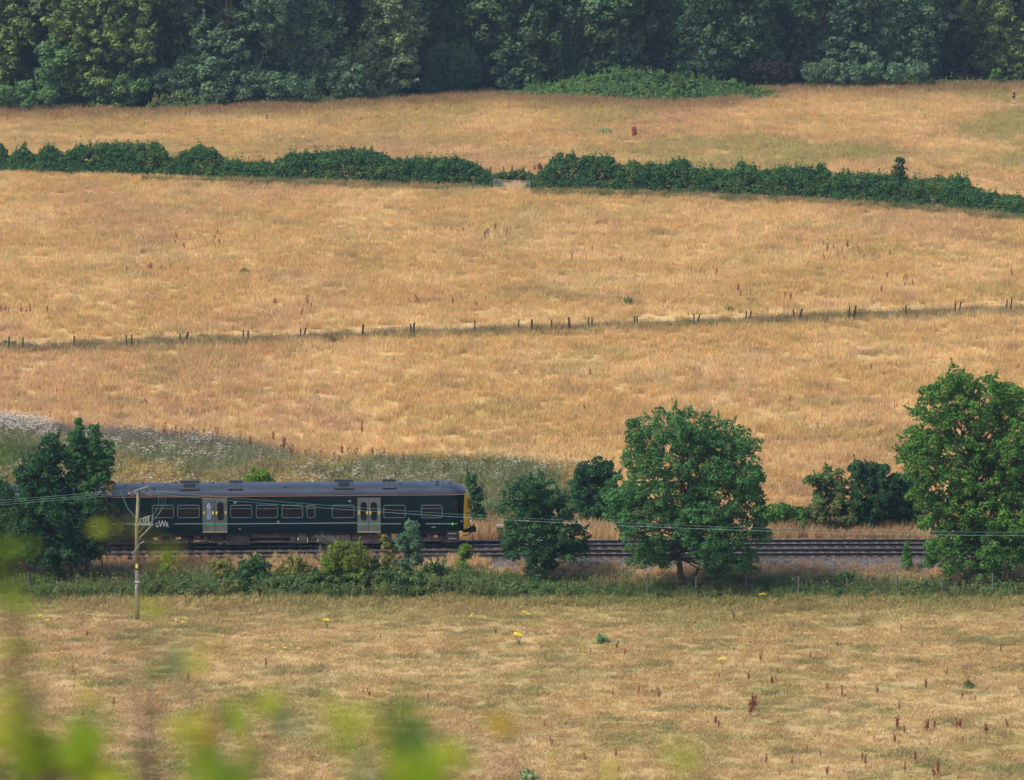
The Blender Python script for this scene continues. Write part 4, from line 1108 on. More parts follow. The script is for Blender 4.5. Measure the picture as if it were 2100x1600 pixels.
P_UMB = protos('umbel_tuft', dict(nb=9, h=.95, w=.02, rad=.40, lean=.2, head=1, leafy_=2), seed=45)
P_UMBF = protos('faded_umbel_tuft', dict(nb=12, h=.85, w=.02, rad=.40, lean=.2, head=1, leafy_=2, headmat=M_UMBEL_FADED), seed=55)

def field_pts(y0, y1, dens):
    A = .112 * (y1 ** 2 - y0 ** 2) + 10 * (y1 - y0)
    n = int(A * dens)
    y = np.sqrt(rs.uniform(y0 ** 2, y1 ** 2, n)); x = rs.uniform(-1, 1, n) * (.112 * y + 5)
    px, py = PX(x, y)
    return x, y, px, py
def jitcol(c, rng, a=.12): return np.clip(c * (1 + rng.normal(size=(len(c), 1)) * a) * (1 + rng.normal(size=(len(c), 3)) * .04), .01, 1)
# front field
x, y, px, py = field_pts(214, 290, 4.2)
m = (py > 1229)
x, y, px, py = x[m], y[m], px[m], py[m]
s_ = rs.uniform(.75, 1.2, len(x)) * (.85 + .4 * fbm(x, y, 4, 3, 61.)); edge = sm(1262, 1232, py); s_ = s_ * (1 + .9 * edge)
scatter('pasture_grass', 'short dry grazed grass with green patches in the nearest field', P_SHORT, x, y, land_z(x, y), np.c_[s_, s_, s_], jitcol(zone_colour(x, y), rs), rs)
# hay meadows
x, y, px, py = field_pts(305, 640, 2.1)
isw = (py > WEED(px) + 2) & (py < 1086)
tr = (py > 1086)
d = py - FENCE(px)
hedge_ = (py < HEDGE(px) - 2) & (py > HEDGE(px) - 12) & ((px < 1005) | (px > 1090))
hedge_ |= (abs(px - 2078) < 8) & (py > 208) & (py < 224)
m = ~isw & ~tr & (py > WOOD(px) + 1) & ~hedge_
m &= ~((d > -20) & (d < -7) & (rs.random(len(x)) < .6))
X, Y, PXx, PYy = x[m], y[m], px[m], py[m]
s_ = rs.uniform(.7, 1.25, len(X)) * (.75 + .5 * fbm(X, Y, 5, 3, 71.)); dd = PYy - FENCE(PXx)
s_ *= 1 + .2 * ((dd > -5) & (dd < 12)); s_ *= 1 + .7 * sm(24, 4, PYy - WOOD(PXx))
lo = PYy > HEDGE(PXx)
for mm, nm, lb in ((lo, 'meadow_grass', 'tall dry golden meadow grass between the field hedge and the railway'), (~lo, 'upper_meadow_grass', 'tall dry grass with green patches between the wood and the field hedge')):
    scatter(nm, lb, P_HAY, X[mm], Y[mm], land_z(X[mm], Y[mm]), np.c_[s_, s_, s_][mm], jitcol(zone_colour(X[mm], Y[mm]), rs), rs)
# rank growth at the foot of the field hedge
x, y, px, py = field_pts(440, 520, 7.0)
d = py - HEDGE(px); m = (d > -3) & (d < 3 + 9 * fbm(x, y, 4, 3, 3.)) & ((px < 1000) | (px > 1092))
X, Y = x[m], y[m]
tc_ = mixc(np.tile(C(.16, .19, .075), (len(X), 1)), C(.38, .28, .13), sm(.4, .62, fbm(X, Y, 3, 3, 5.)))
s_ = rs.uniform(.4, 1.1, len(X))
scatter('rank_grass', 'coarse mixed grass and bramble shoots along the foot of the field hedge', P_WEED, X, Y, land_z(X, Y), np.c_[s_, s_, s_], jitcol(tc_, rs, .2), rs)
# weeds behind the train
x, y, px, py = field_pts(305, 352, 5.0)
m = (py > WEED(px) - 2) & (py < 1074) & (px < 1320)
X, Y, PXx, PYy = x[m], y[m], px[m], py[m]
cc = jitcol(zone_colour(X, Y), rs, .15)
um = rs.random(len(X)) < (.02 + .20 * sm(.48, .62, fbm(X, Y, 6, 3, 81.)) + .12 * sm(700, 1000, PXx) * sm(70, 0, PYy - WEED(PXx)))
white = (PXx < 110) & (PYy - WEED(PXx) < 30); um |= white
fad = ~um & (PYy - WEED(PXx) < 50) & (PXx < 700) & (rs.random(len(X)) < .4)
gr = ~um & ~fad
s_ = rs.uniform(.6, 1.15, len(X))
scatter('weeds', 'grey-green weeds and thistles growing behind the train', P_WEED, X[gr], Y[gr], land_z(X[gr], Y[gr]), np.c_[s_, s_, s_][gr], cc[gr], rs)
wx, wy, wpx, wpy = field_pts(330, 362, 16.0)
wm = (wpx < 105) & (rs.random(len(wpx)) < .22 + .55 * sm(100, 10, wpx)) & (wpy - WEED(wpx) < 26) & (wpy - WEED(wpx) > -4)
wx, wy = wx[wm], wy[wm]; ws_ = rs.uniform(.8, 1.2, len(wx))
scatter('white_flowers', 'dense drift of white umbel flowers at the left edge above the weeds', P_UMB, wx, wy, land_z(wx, wy), np.c_[ws_, ws_, ws_], jitcol(zone_colour(wx, wy), rs), rs)
scatter('white_flowers', 'cream umbel flowers among the weeds behind the train', P_UMB, X[um], Y[um], land_z(X[um], Y[um]), np.c_[s_, s_, s_][um] * 1.05, cc[um], rs)
scatter('faded_flowers', 'faded mauve-grey seed heads along the upper edge of the weeds', P_UMBF, X[fad], Y[fad], land_z(X[fad], Y[fad]), np.c_[s_, s_, s_][fad], cc[fad], rs)
# verges
x, y, px, py = field_pts(274, 318, 9.0)
vf = (py > 1062) & (py < far_rail_py(px) + 3)
vn = (py > np.where(px < 1010, 1153, 1165)) & (py < 1230)
m = vf | vn
X, Y, PXx, PYy = x[m], y[m], px[m], py[m]
s_ = rs.uniform(.45, 1.0, len(X)) * np.where(PYy > 1150, .55, 1.05) * (.6 + .9 * fbm(X, Y, 3, 3, 91.))
keep = (PYy < 1135) | (rs.random(len(X)) < sm(np.where(PXx < 1010, 1152, 1164), np.where(PXx < 1010, 1166, 1176), PYy + 6 * (fbm(X, Y, 1.5, 2, 3.) - .5)))
mx_ = np.array([q_.x for q_ in mid]); my_ = np.array([q_.y for q_ in mid])
offs = np.interp(X, mx_, my_) - Y
Zv = np.maximum(land_z(X, Y), np.interp(offs, [p_[0] for p_ in PROF], [p_[1] for p_ in PROF], left=0, right=0) - .02)
scatter('verge_grass', 'tall straw-coloured grass on both verges of the railway', P_TALL, X[keep], Y[keep], Zv[keep], np.c_[s_, s_, s_][keep], jitcol(zone_colour(X, Y), rs, .15)[keep], rs)

# coarse stems standing among the brambles
x, y, px, py = field_pts(278, 296, 3.6)
m = (py > 1188) & (py < 1229) & (px > 30)
X, Y = x[m], y[m]
tc_ = mixc(np.tile(C(.13, .19, .06), (len(X), 1)), C(.46, .34, .17), sm(.42, .6, fbm(X, Y, 2.2, 3, 15.)) * np.where(py[m] < 1204, .9, .2))
s_ = rs.uniform(.5, 1.15, len(X)) * np.where(px[m] < 1050, 1.25, .85)
scatter('rank_grass', 'coarse stems and weeds growing through the brambles along the near fence', P_WEED, X, Y, land_z(X, Y), np.c_[s_, s_, s_], jitcol(tc_, rs, .2), rs)
# ballast stones
c = bpy.data.collections.new('stone')
M_STONE = tuft_mat('stone', trans=0.0)
for i in range(3):
    r_ = random.Random(i); b = MB()
    P6 = [(1,0,0),(-1,0,0),(0,1,0),(0,-1,0),(0,0,1),(0,0,-1)]
    b.add([tuple(cc_ * r_.uniform(.6, 1.1) * .06 for cc_ in p) for p in P6], [(0,2,4),(2,1,4),(1,3,4),(3,0,4),(2,0,5),(1,2,5),(3,1,5),(0,3,5)])
    c.objects.link(bpy.data.objects.new('stone', b.mesh('stone', M_STONE)))
sp = []; so_ = []
for ln in (mid,):
    for i in range(26000):
        a = ln[rs.integers(0, len(ln) - 1)]; o = rs.uniform(-4.6, 6.2)
        zz = np.interp(o, [-5.0, -4.2, -3.6, 3.3, 4.0, 5.0, 6.3], [-.05, .30, .42, .43, .36, .16, .06])
        sp.append((a.x + rs.uniform(-.3, .3), a.y - o, zz)); so_.append(o)
sp = np.array(sp); so = np.array(so_); g_ = rs.uniform(.07, .26, len(sp)) * np.where(np.abs(so) < 3.0, .38, 1.0)
s_ = rs.uniform(.6, 1.5, len(sp))
scatter('gravel', 'grey and purplish ballast stones beside and between the rails', c, sp[:, 0], sp[:, 1], sp[:, 2], np.c_[s_, s_, s_], np.c_[g_, g_ * .9, g_ * .87], rs, k=3)

# ------------------------------------------------------------------ docks, ragwort and other single plants
def dock_mesh(seed, nst, mat, h=.8):
    r = random.Random(seed); b = MB(); b2 = []
    for i in range(nst):
        a = r.uniform(0, 6.28); ln = r.uniform(.02, .16); hh = h * r.uniform(.6, 1.1)
        base = Vector((r.uniform(-.08, .08), r.uniform(-.08, .08), -.03)); tip = base + Vector((math.cos(a) * ln * hh, math.sin(a) * ln * hh, hh))
        b.tube([base, tip], [.012, .006], 3)
        for k_ in range(16):
            f = r.uniform(.35, 1.0); p = base.lerp(tip, f); w = .055 * (1.25 - f) + .02
            q_ = p + Vector((r.uniform(-w, w), r.uniform(-w, w), 0)); s = r.uniform(.025, .05)
            b.add([q_ + Vector((s, 0, 0)), q_ + Vector((-s * .5, s, 0)), q_ + Vector((-s * .5, -s, 0)), q_ + Vector((0, 0, s * 2))], [(0, 1, 2), (0, 1, 3), (1, 2, 3), (2, 0, 3)])
    return b.mesh('dock_plant', mat)
D1 = [dock_mesh(i, (1, 2, 3, 5, 1, 2)[i], M_RUST if i % 2 else M_RUST2) for i in range(6)]
def place_dock(px, py, s, label, group, me=None):
    p = G(px, py); o = bpy.data.objects.new('dock_plant', me or D1[rd.randrange(6)])
    o.location = (p.x, p.y, 0); o.rotation_euler = (0, 0, rd.uniform(0, 6.28)); o.scale = (s, s, s * rd.uniform(.8, 1.15))
    link(o); tag(o, label=label, cat='dock plant', group=group)
rd = random.Random(21)
fr_lab, fr_g = 'thin rust-brown dock stalk standing in the grazed nearest field', 'dock stalks in the nearest field'
for px, py, s in ((1130, 1532, 1.), (1540, 1470, 1.3), (1548, 1458, 1.5), (1306, 1425, .9), (1310, 1430, 1.), (1900, 1500, 1.2), (1922, 1592, 1.2), (1838, 1497, 1.2), (1960, 1495, 1.), (2024, 1505, 1.), (1897, 1415, .9), (1727, 1430, 1.), (1756, 1262, .8), (1573, 1565, .8), (1466, 1486, .9), (1615, 1432, 1.), (1434, 1548, .7), (1985, 1410, .9), (1600, 1595, .9), (2065, 1590, .9), (1915, 1596, 1.1), (1215, 1500, .7), (1695, 1590, .8)):
    place_dock(px, py, s * .85, fr_lab, fr_g, D1[3] if s > 1.1 else None)
for i in range(95):
    if i < 60: px, py = rd.uniform(1100, 2100), rd.uniform(1330, 1598) + rd.gauss(0, 4)
    elif i < 75: px, py = rd.uniform(1050, 2100), rd.uniform(1270, 1400)
    else: px, py = rd.uniform(60, 1050), rd.uniform(1300, 1560)
    place_dock(px, min(py, 1600), rd.uniform(.4, .85), fr_lab, fr_g)
md_lab, md_g = 'small rust-red dock stalk rising out of the golden meadow', 'dock stalks in the golden meadow'
spots = [(632, 628, 1.4), (640, 640, 1.2), (742, 893, 1.4), (1621, 830, 1.0), (2072, 572, 1.5), (300, 835, 1.2), (108, 833, .9), (1648, 730, .9), (1785, 762, 1.), (665, 875, .9), (690, 780, .9), (808, 745, .8), (395, 895, 1.1), (400, 905, 1.1), (420, 905, 1.2), (560, 908, 1.), (580, 915, 1.1), (585, 920, 1.2), (700, 935, 1.2), (715, 943, 1.2), (762, 940, 1.), (790, 942, 1.), (1160, 945, .9), (1170, 948, 1.), (350, 900, 1.), (365, 902, 1.), (660, 945, 1.1), (1198, 843, .8), (815, 862, .8)]
for px, py, s in spots: place_dock(px, py, s, md_lab, md_g)
for i in range(30):
    cx_, cy_ = rd.choice([(760, 775), (1130, 775), (720, 500), (1200, 525), (1500, 610), (40, 640), (1640, 620), (1000, 480), (1850, 580), (430, 500), (600, 640), (1450, 560), (300, 560), (1750, 520), (900, 620)])
    for j in range(5):
        place_dock(cx_ + rd.gauss(0, 45), cy_ + rd.gauss(0, 9), rd.uniform(.6, 1.15), md_lab, md_g)
for i in range(46):
    px_ = rd.choice((rd.uniform(335, 470), rd.uniform(480, 720), rd.uniform(640, 830), rd.uniform(470, 620)))
    place_dock(px_, float(WEED(px_)) + rd.uniform(-4, 12), rd.uniform(.7, 1.35), 'rust-red dock stalk on the upper edge of the weeds behind the train', 'docks along the edge of the weeds')
# distinct dark clumps
place_dock(1300, 283, 2.0, 'dark maroon bushy dock clump alone in the upper meadow', None, dock_mesh(50, 16, M_RUST, .75))
for px, s in ((1108, 1.8), (1120, 1.5), (1098, 1.2)):
    place_dock(px, 355, s, 'dark maroon dock clump in the hedge gap just above the gate', 'dark docks above the gate', dock_mesh(51 + px, 12, M_RUST, .7))
place_dock(546, 250, 1.2, 'tiny dark red tuft below the wood at the upper left', None, D1[5])
# far away docks too many to count
b = MB(); 
for i in range(320):
    px, py = rd.uniform(-20, 2120), rd.uniform(440, 900)
    if py > WEED(px) - 6 or abs(py - FENCE(px)) < 16: continue
    p = G(px, py); h = rd.uniform(.3, .62); w = rd.uniform(.02, .05)
    b.add([p + Vector((-w * .3, 0, 0)), p + Vector((w * .3, 0, 0)), p + Vector((w, 0, h * .7)), p + Vector((-w, 0, h * .6)), p + Vector((0, .03, h))], [(0, 1, 2, 3), (3, 2, 4)])
o = b.build('dock_stalks', M_RUST2); tag(o, label='sprinkling of tiny reddish seed stalks all over the golden meadow', kind='stuff')

def ragwort_mesh(seed, n):
    r = random.Random(seed); b = MB(); fl = MB()
    for i in range(n):
        base = Vector((r.uniform(-.1, .1), r.uniform(-.1, .1), 0)); tip = base + Vector((r.uniform(-.15, .15), r.uniform(-.15, .15), r.uniform(.4, .6)))
        b.tube([base, tip], [.012, .008], 3)
        for k_ in range(3):
            q_ = base.lerp(tip, r.uniform(.1, .8)); a = r.uniform(0, 6.28)
            b.add([q_, q_ + Vector((math.cos(a) * .08, math.sin(a) * .08, .05)), q_ + Vector((math.cos(a + .5) * .12, math.sin(a + .5) * .12, .01))], [(0, 1, 2)])
        for k_ in range(9):
            q_ = tip + Vector((r.uniform(-.1, .1), r.uniform(-.1, .1), r.uniform(-.03, .05))); s = .04
            fl.add([q_ + Vector((s, 0, 0)), q_ + Vector((0, s, 0)), q_ + Vector((-s, 0, 0)), q_ + Vector((0, -s, 0)), q_ + Vector((0, 0, s))], [(0, 1, 4), (1, 2, 4), (2, 3, 4), (3, 0, 4)])
    return b.mesh('stem', M_STEM), fl.mesh('flower_head', M_YELLOW)
RG = [ragwort_mesh(1, 1), ragwort_mesh(2, 2), ragwort_mesh(3, 6)]
def ragwort(px, py, k, s, label, group=None):
    p = G(px, py); r_ = empty('ragwort_plant', p, rd.uniform(0, 6), label=label, cat='flower', group=group); r_.scale = (s, s, s)
    for nm, me in zip(('stem', 'flower_head'), RG[k]): link(bpy.data.objects.new(nm, me), r_)
ragwort(671, 1290, 2, 1.0, 'fullest yellow ragwort clump in the nearest field below the round bush')
ragwort(1063, 1323, 2, 1.15, 'tall yellow ragwort clump in the middle of the nearest field')
ragwort(1077, 1275, 1, 1.0, 'small yellow ragwort close behind the tall middle clump')
ragwort(967, 1277, 1, .9, 'small yellow ragwort left of the middle pair near the hedge')
ragwort(1483, 1370, 1, 1.0, 'lone yellow ragwort in the middle right of the nearest field')
ragwort(1565, 1233, 1, .8, 'yellow ragwort against the hedge foot right of the large ash')
for px, py in ((84, 1280), (97, 1290)): ragwort(px, py, 0, 1.1, 'single-stemmed yellow ragwort left of the wooden pole', 'ragworts left of the pole')
for px, py in ((195, 1282), (204, 1284), (218, 1284)): ragwort(px, py, 0, .8, 'short ragwort close by the foot of the wooden pole', 'ragworts close to the pole foot')
for px, py in ((363, 1288), (377, 1292)): ragwort(px, py, 0, 1.0, 'yellow ragwort just right of the wooden pole', 'ragworts right of the pole')
for px, py in ((560, 1345), (586, 1346), (578, 1354), (614, 1347)): ragwort(px, py, 0, 1.0, 'yellow ragwort in the loose cluster left of centre in the nearest field', 'loose ragwort cluster')
for px, py, lb in ((848, 437, 'tiny yellow ragwort just below the left field hedge'), (1315, 465, 'tiny yellow ragwort in the golden meadow below the hedge gap'), (1250, 468, 'fainter tiny ragwort left of the one below the hedge gap'), (1927, 552, 'tiny yellow ragwort in the right of the golden meadow'), (2000, 330, 'tiny yellow ragwort above the field hedge at the right')): ragwort(px, py, 1, .9, lb)
L_CL = leafy('thistle_leaf', (.20, .32, .14), (.36, .48, .22))
L_CL2 = leafy('clump_leaf', (.11, .18, .06), (.22, .30, .10))
for i, (px, py, r, lab) in enumerate(((1085, 1600, 17, 'large green thistle clump at the bottom edge of the picture'), (1233, 1318, 12, 'pale green thistle in the nearest field right of the middle ragwort'), (1986, 1412, 7, 'small green weed at the right of the nearest field'), (1240, 278, 16, 'low blue-green clump left of the maroon dock in the upper meadow'), (500, 566, 12, 'small green clump in the left of the golden meadow'), (1497, 640, 8, 'small green clump above the wire fence'), (1290, 624, 12, 'flat green patch of weeds above the middle of the wire fence'), (20, 712, 14, 'green weed clump at the left end of the wire fence'))):
    tree('weed_clump', lab, 'weed', (px, py), [(px, py - r * .5, r * .5), (px - r * .5, py - r * .3, r * .4), (px + r * .5, py - r * .3, r * .4)], L_CL if i in (0, 1, 3) else L_CL2, 420, .09, .12, 300 + i, trunk=.015, depth=1, dens=.5, fork=(px, py - r * .4), spray=14)

# ------------------------------------------------------------------ fences
def post_mesh(h, r, mat, seed=0):
    b = MB(); rr = random.Random(seed)
    b.tube([(0, 0, -.3), (0, 0, h * .5), (0, 0, h)], [r * 1.05, r, r * .9], 7)
    return b.mesh('post', mat)
PM = [post_mesh(1.25, .068, M_POST), post_mesh(1.3, .10, M_POST)]
posts = [(17, 716, 24, 4, 0), (46, 718, 24, 3, 0), (151, 714, 24, 3, 0), (259, 711, 22, 0, 0), (268, 712, 24, 6, 0), (369, 706, 20, 2, 0), (379, 705, 22, 14, 1), (499, 701, 22, 0, 0), (509, 702, 22, 0, 0), (616, 696, 20, 2, 0), (621, 697, 24, 12, 0),
         (743, 692, 24, 4, 1), (842, 686, 20, 0, 0), (847, 687, 22, 5, 1), (973, 683, 24, 2, 0), (1063, 681, 24, 2, 0), (1090, 682, 24, 1, 1), (1131, 680, 22, 0, 0), (1167, 681, 27, -1, 1), (1207, 675, 22, -1, 0), (1213, 678, 24, 3, 0), (1301, 671, 20, 0, 0), (1307, 670, 20, -3, 0),
         (1423, 666, 20, 0, 0), (1430, 665, 20, 12, 0), (1530, 660, 20, 1, 0), (1534, 659, 20, 16, 0), (1629, 656, 20, -6, 0), (1638, 656, 20, 14, 1), (1741, 652, 22, 2, 0), (1751, 651, 22, 8, 1), (1857, 647, 20, 2, 0), (1958, 642, 22, 3, 0), (1967, 642, 22, 6, 0), (2064, 636, 20, 2, 0), (2072, 635, 22, 6, 0)]
root = empty('wire_fence', G(1050, 681), label='sagging wire fence of leaning dark posts across the middle of the meadow', cat='fence')
tops = []
for px, py, hp, lean, th in posts:
    p = G(px, py + 3); s = (hp + 5) / scale_at(p.y) / 1.25
    o = bpy.data.objects.new('post', PM[th]); link(o, root)
    o.location = p - Vector(root.location); o.scale = (1, 1, s); o.rotation_euler = (0, math.radians(lean), 0)
    tops.append(p + Vector((math.sin(math.radians(lean)) * s, 0, s)))
for k_ in (0.9, .55):
    b = MB(); pts = []
    for q_ in tops[::2]:
        pts.append(Vector((q_.x, q_.y, q_.z * k_)) - Vector(root.location))
    b.tube(pts, .008, 3); b.build('wire', M_WIRE, root)
p = G(1167, 684); b = MB()
for dx in (-.55, .55): b.tube([Vector((0, 0, .75)), Vector((dx, 0, -.05))], .035, 5)
o = b.build('brace', M_POST, root); o.location = p - Vector(root.location)
PG = post_mesh(1.35, .05, M_POST_GREY)
root = empty('lineside_fence', G(1600, 1222), label='grey post and wire fence in the brambles under the big ash trees', cat='fence')
pl = []
for px, top, bot in ((1221, 1177, 1206), (1327, 1176, 1210), (1427, 1182, 1220), (1531, 1180, 1215), (1637, 1182, 1218), (1737, 1186, 1220), (1838, 1178, 1220), (1933, 1182, 1218), (2036, 1176, 1224)):
    p = G(px, 1222); p2 = AT(px, top, p.y); o = bpy.data.objects.new('post', PG); link(o, root)
    o.location = p - Vector(root.location); o.scale = (1, 1, p2.z / 1.35); o.rotation_euler = (0, math.radians(rd.uniform(-2, 2)), 0); pl.append(Vector((p.x, p.y, p2.z)))
for k_ in (.95, .7, .45):
    b = MB(); b.tube([Vector((q_.x, q_.y, q_.z * k_)) - Vector(root.location) for q_ in pl], .006, 3); b.build('wire', M_WIRE, root)
b = MB(); b.tube([(0, 0, -.1), (.02, 0, .7), (0, 0, 1.4)], [.11, .10, .08], 7); b.tube([(0, 0, 1.0), (.1, 0, 1.2)], .04, 5)
o = b.build('gate_post', M_POST); o.location = G(61, 1220); tag(o, label='dark stump-like post at the left end of the bramble hedge', cat='post')
for px, t_ in ((432, 1162), (490, 1168)):
    o = bpy.data.objects.new('fence_post', PG); link(o); p = G(px, 1216); o.location = p; o.scale = (1, 1, AT(px, t_, p.y).z / 1.35)
    tag(o, label='pale post half buried in the brambles below the double doors', cat='post', group='posts in the brambles')

# field gate
M_GALV = plain('galvanised', (0.36, 0.38, 0.38), 0.5, 0.4)
gA, gB = G(1012, 391), G(1086, 394)
root = empty('field_gate', gA.lerp(gB, .5), math.atan2(gB.y - gA.y, gB.x - gA.x), label='galvanised metal gate in the gap of the field hedge', cat='gate')
gw = (gB - gA).length / 2
for z_ in (.30, .50, .72, .95, 1.18):
    b = MB(); b.tube([(-gw, 0, z_), (gw, 0, z_)], .020, 6); b.build('bar', M_GALV, root)
for x_ in (-gw, gw, 0):
    b = MB(); b.tube([(x_, -.01, .2), (x_, -.01, 1.2)], .024, 6); b.build('upright', M_GALV, root)
for x_ in (-gw - .2, gw + .2):
    b = MB(); b.tube([(x_, 0, -.3), (x_, 0, 1.4)], .09, 8); b.build('gate_post', M_POST, root)

# trackside cabinet
M_CAB = plain('cabinet_grey', (0.16, 0.165, 0.18), 0.6)
p = G(1028, 1104)
root = empty('trackside_cabinet', p, label='grey equipment cabinet behind the tracks beside the squat oak', cat='cabinet')
b = MB(); b.box((-.27, -.25, -.1), (.27, .25, .82)); b.build('body', M_CAB, root)
b = MB(); b.box((-.31, -.29, .82), (.31, .29, .88)); b.build('lid', M_GALV, root)
b = MB(); b.box((-.24, -.265, .02), (-.01, -.25, .78)); b.box((.01, -.265, .02), (.24, -.25, .78)); b.build('door', M_CAB, root)
b = MB(); b.tube([(-.36, -.2, -.1), (-.36, -.2, .85)], .02, 6); b.build('conduit', M_GALV, root)

# ------------------------------------------------------------------ overhead line
M_POLE = plain('creosoted_pole', (0.19, 0.165, 0.085), 0.85, var=0.3, scale=3, stretch=(5, 5, .5))
M_POLEB = plain('pole_foot', (0.16, 0.14, 0.13), 0.9, var=0.35, scale=4, stretch=(5, 5, .5))
M_CERAM = plain('insulator', (0.16, 0.05, 0.04), 0.35)
M_COND = plain('conductor', (0.12, 0.24, 0.22), 0.6)
M_ARM = plain('steel_arm', (0.27, 0.28, 0.28), 0.6, .3)
pb = G(282, 1271); sp_ = scale_at(pb.y)
ptop = AT(284, 1004, pb.y)
PH = ptop.z
root = empty('utility_pole', pb, label='wooden power pole with switchgear standing in the nearest field at the left', cat='utility pole')
b = MB(); b.tube([(0, 0, 3.0), (.03, 0, PH * .7), (ptop.x - pb.x, 0, PH)], [.125, .11, .095], 12); b.build('shaft', M_POLE, root, smooth=True)
b = MB(); b.tube([(0, 0, -.4), (0, 0, 3.0)], [.14, .127], 12); b.build('pole_foot', M_POLEB, root, smooth=True)
b = MB(); b.tube([(-.02, -.12, 1.95), (.0, -.13, 1.95)], .14, 8); b.box((-.16, -.15, 2.3), (.16, -.12, 2.34)); b.build('band', M_WHITE, root)
b = MB(); b.box((-.07, -.16, 3.15), (.07, -.13, 3.4)); b.build('warning_sign', M_BTN, root)
b = MB(); b.box((-.24, -.1, 2.3), (-.12, .02, 2.95)); b.build('cable_guard', M_POST, root)
tx = ptop.x - pb.x
# top arm, running mostly into depth, with its insulators
A_, B_ = Vector((tx - .15, -1.1, PH - .02)), Vector((tx + .45, 1.2, PH + .02))
b = MB(); b.box((-.05, -1.2, -.05), (.05, 1.2, .05)); arm = b.build('crossarm', M_ARM, root); arm.location = (tx + .02, 0, PH - .03); arm.rotation_euler = (0, 0, math.radians(-24))
ins = []
for px, py, dy in ((266, 1004, -1.0), (300, 1003, .9), (311, 1013, .2), (272, 1012, -.4)):
    q_ = AT(px, py, pb.y + dy) - pb
    b = MB()
    for j in range(4): b.disc((0, 0, j * .055), .075 if j % 2 == 0 else .045, .05, 10, 'z')
    i_ = b.build('insulator', M_CERAM, root); i_.location = q_ - Vector((0, 0, .12)); ins.append(q_ + Vector((0, 0, .12)))
    b = MB(); b.tube([(tx, 0, PH - .05), q_ - Vector((0, 0, .12))], .025, 5); b.build('bracket', M_ARM, root)
# switchgear arm
gz = AT(300, 1076, pb.y).z
b = MB(); b.box((-.15, -.05, gz - .04), (1.0, .05, gz + .04)); b.box((.1, -.5, gz + .0), (.18, .5, gz + .07)); b.box((.75, -.5, gz), (.83, .5, gz + .07)); b.build('switch_arm', M_ARM, root)
b = MB(); b.tube([(.95, 0, gz), (.05, 0, gz - .95)], .035, 6); b.tube([(.55, .1, gz), (.05, 0, gz - .62)], .025, 6); b.tube([(.45, -.05, gz - 1.0), (.2, -.1, gz - 1.15), (-.25, -.15, gz - 1.75)], .025, 6); b.build('strut', M_ARM, root)
for j, (x_, y_) in enumerate(((.55, -.4), (.70, 0), (.9, .4))):
    b = MB(); b.tube([(x_, y_, gz + .05), (x_ + .06, y_, gz + .55)], [.05, .035], 7); b.tube([(x_ - .3, y_, gz + .12), (x_ - .25, y_, gz + .42)], .035, 6); b.tube([(x_ - .3, y_, gz + .4), (x_ + .1, y_, gz + .5)], .02, 5); b.build('fuse', M_ARM, root)
def sagline(a, c, sag, n=24): return [Vector(a).lerp(Vector(c), i / n) - Vector((0, 0, sag * 4 * (i / n) * (1 - i / n))) for i in range(n + 1)]
for j, (s0, e0) in enumerate((((246, 1008), (278, 1060)), ((250, 1012), (281, 1066)), ((325, 1012), (314, 1058)), ((333, 1018), (317, 1066)), ((341, 1020), (312, 1068)))):
    a, c = AT(*s0, pb.y + .5 - .3 * j) - pb, AT(*e0, pb.y) - pb
    mdp = a.lerp(c, .55) + Vector((.12 if j > 1 else -.1, 0, -.12))
    b = MB(); b.tube([a, a.lerp(mdp, .5) + Vector((.05 if j > 1 else 0, 0, 0)), mdp, c], .009, 4); b.build('jumper_wire', M_COND, root)
# conductors to the neighbouring poles (outside the picture)
ends_r = [(3850, 1020, -.9), (3850, 1034, .3), (3850, 1037, .9)]; ends_l = [(-3300, 1040, -.9), (-3300, 1052, .3), (-3300, 1058, .9)]
st = [(286, 1004, .9), (311, 1013, .2), (300, 1012, -.6)]
for j in range(3):
    a = AT(st[j][0], st[j][1], pb.y + st[j][2])
    c = AT(ends_r[j][0], ends_r[j][1], pb.y + ends_r[j][2] + 1)
    sg = (2.35, 2.2, 2.2)[j]
    l_ = AT(ends_l[j][0], ends_l[j][1], pb.y + 1)
    b = MB(); b.tube([q_ - a for q_ in sagline(a, c, sg, 60)], .0065, 4)
    o = b.build('overhead_wire', M_COND); o.location = a
    tag(o, label=('upper overhead wire running right from the wooden pole', 'middle overhead wire running right from the wooden pole', 'lowest overhead wire running right from the wooden pole')[j], cat='power line', group='overhead wires')
    a2 = AT(262 + 4 * j, 1005 + 4 * j, pb.y + st[j][2])
    b = MB(); b.tube([q_ - a2 for q_ in sagline(a2, l_, 2.0, 60)], .0065, 4)
    o = b.build('overhead_wire', M_COND); o.location = a2
    tag(o, label=('upper overhead wire running left from the pole past the poplar', 'middle overhead wire running left from the pole past the poplar', 'lowest overhead wire running left from the pole past the poplar')[j], cat='power line', group='overhead wires')

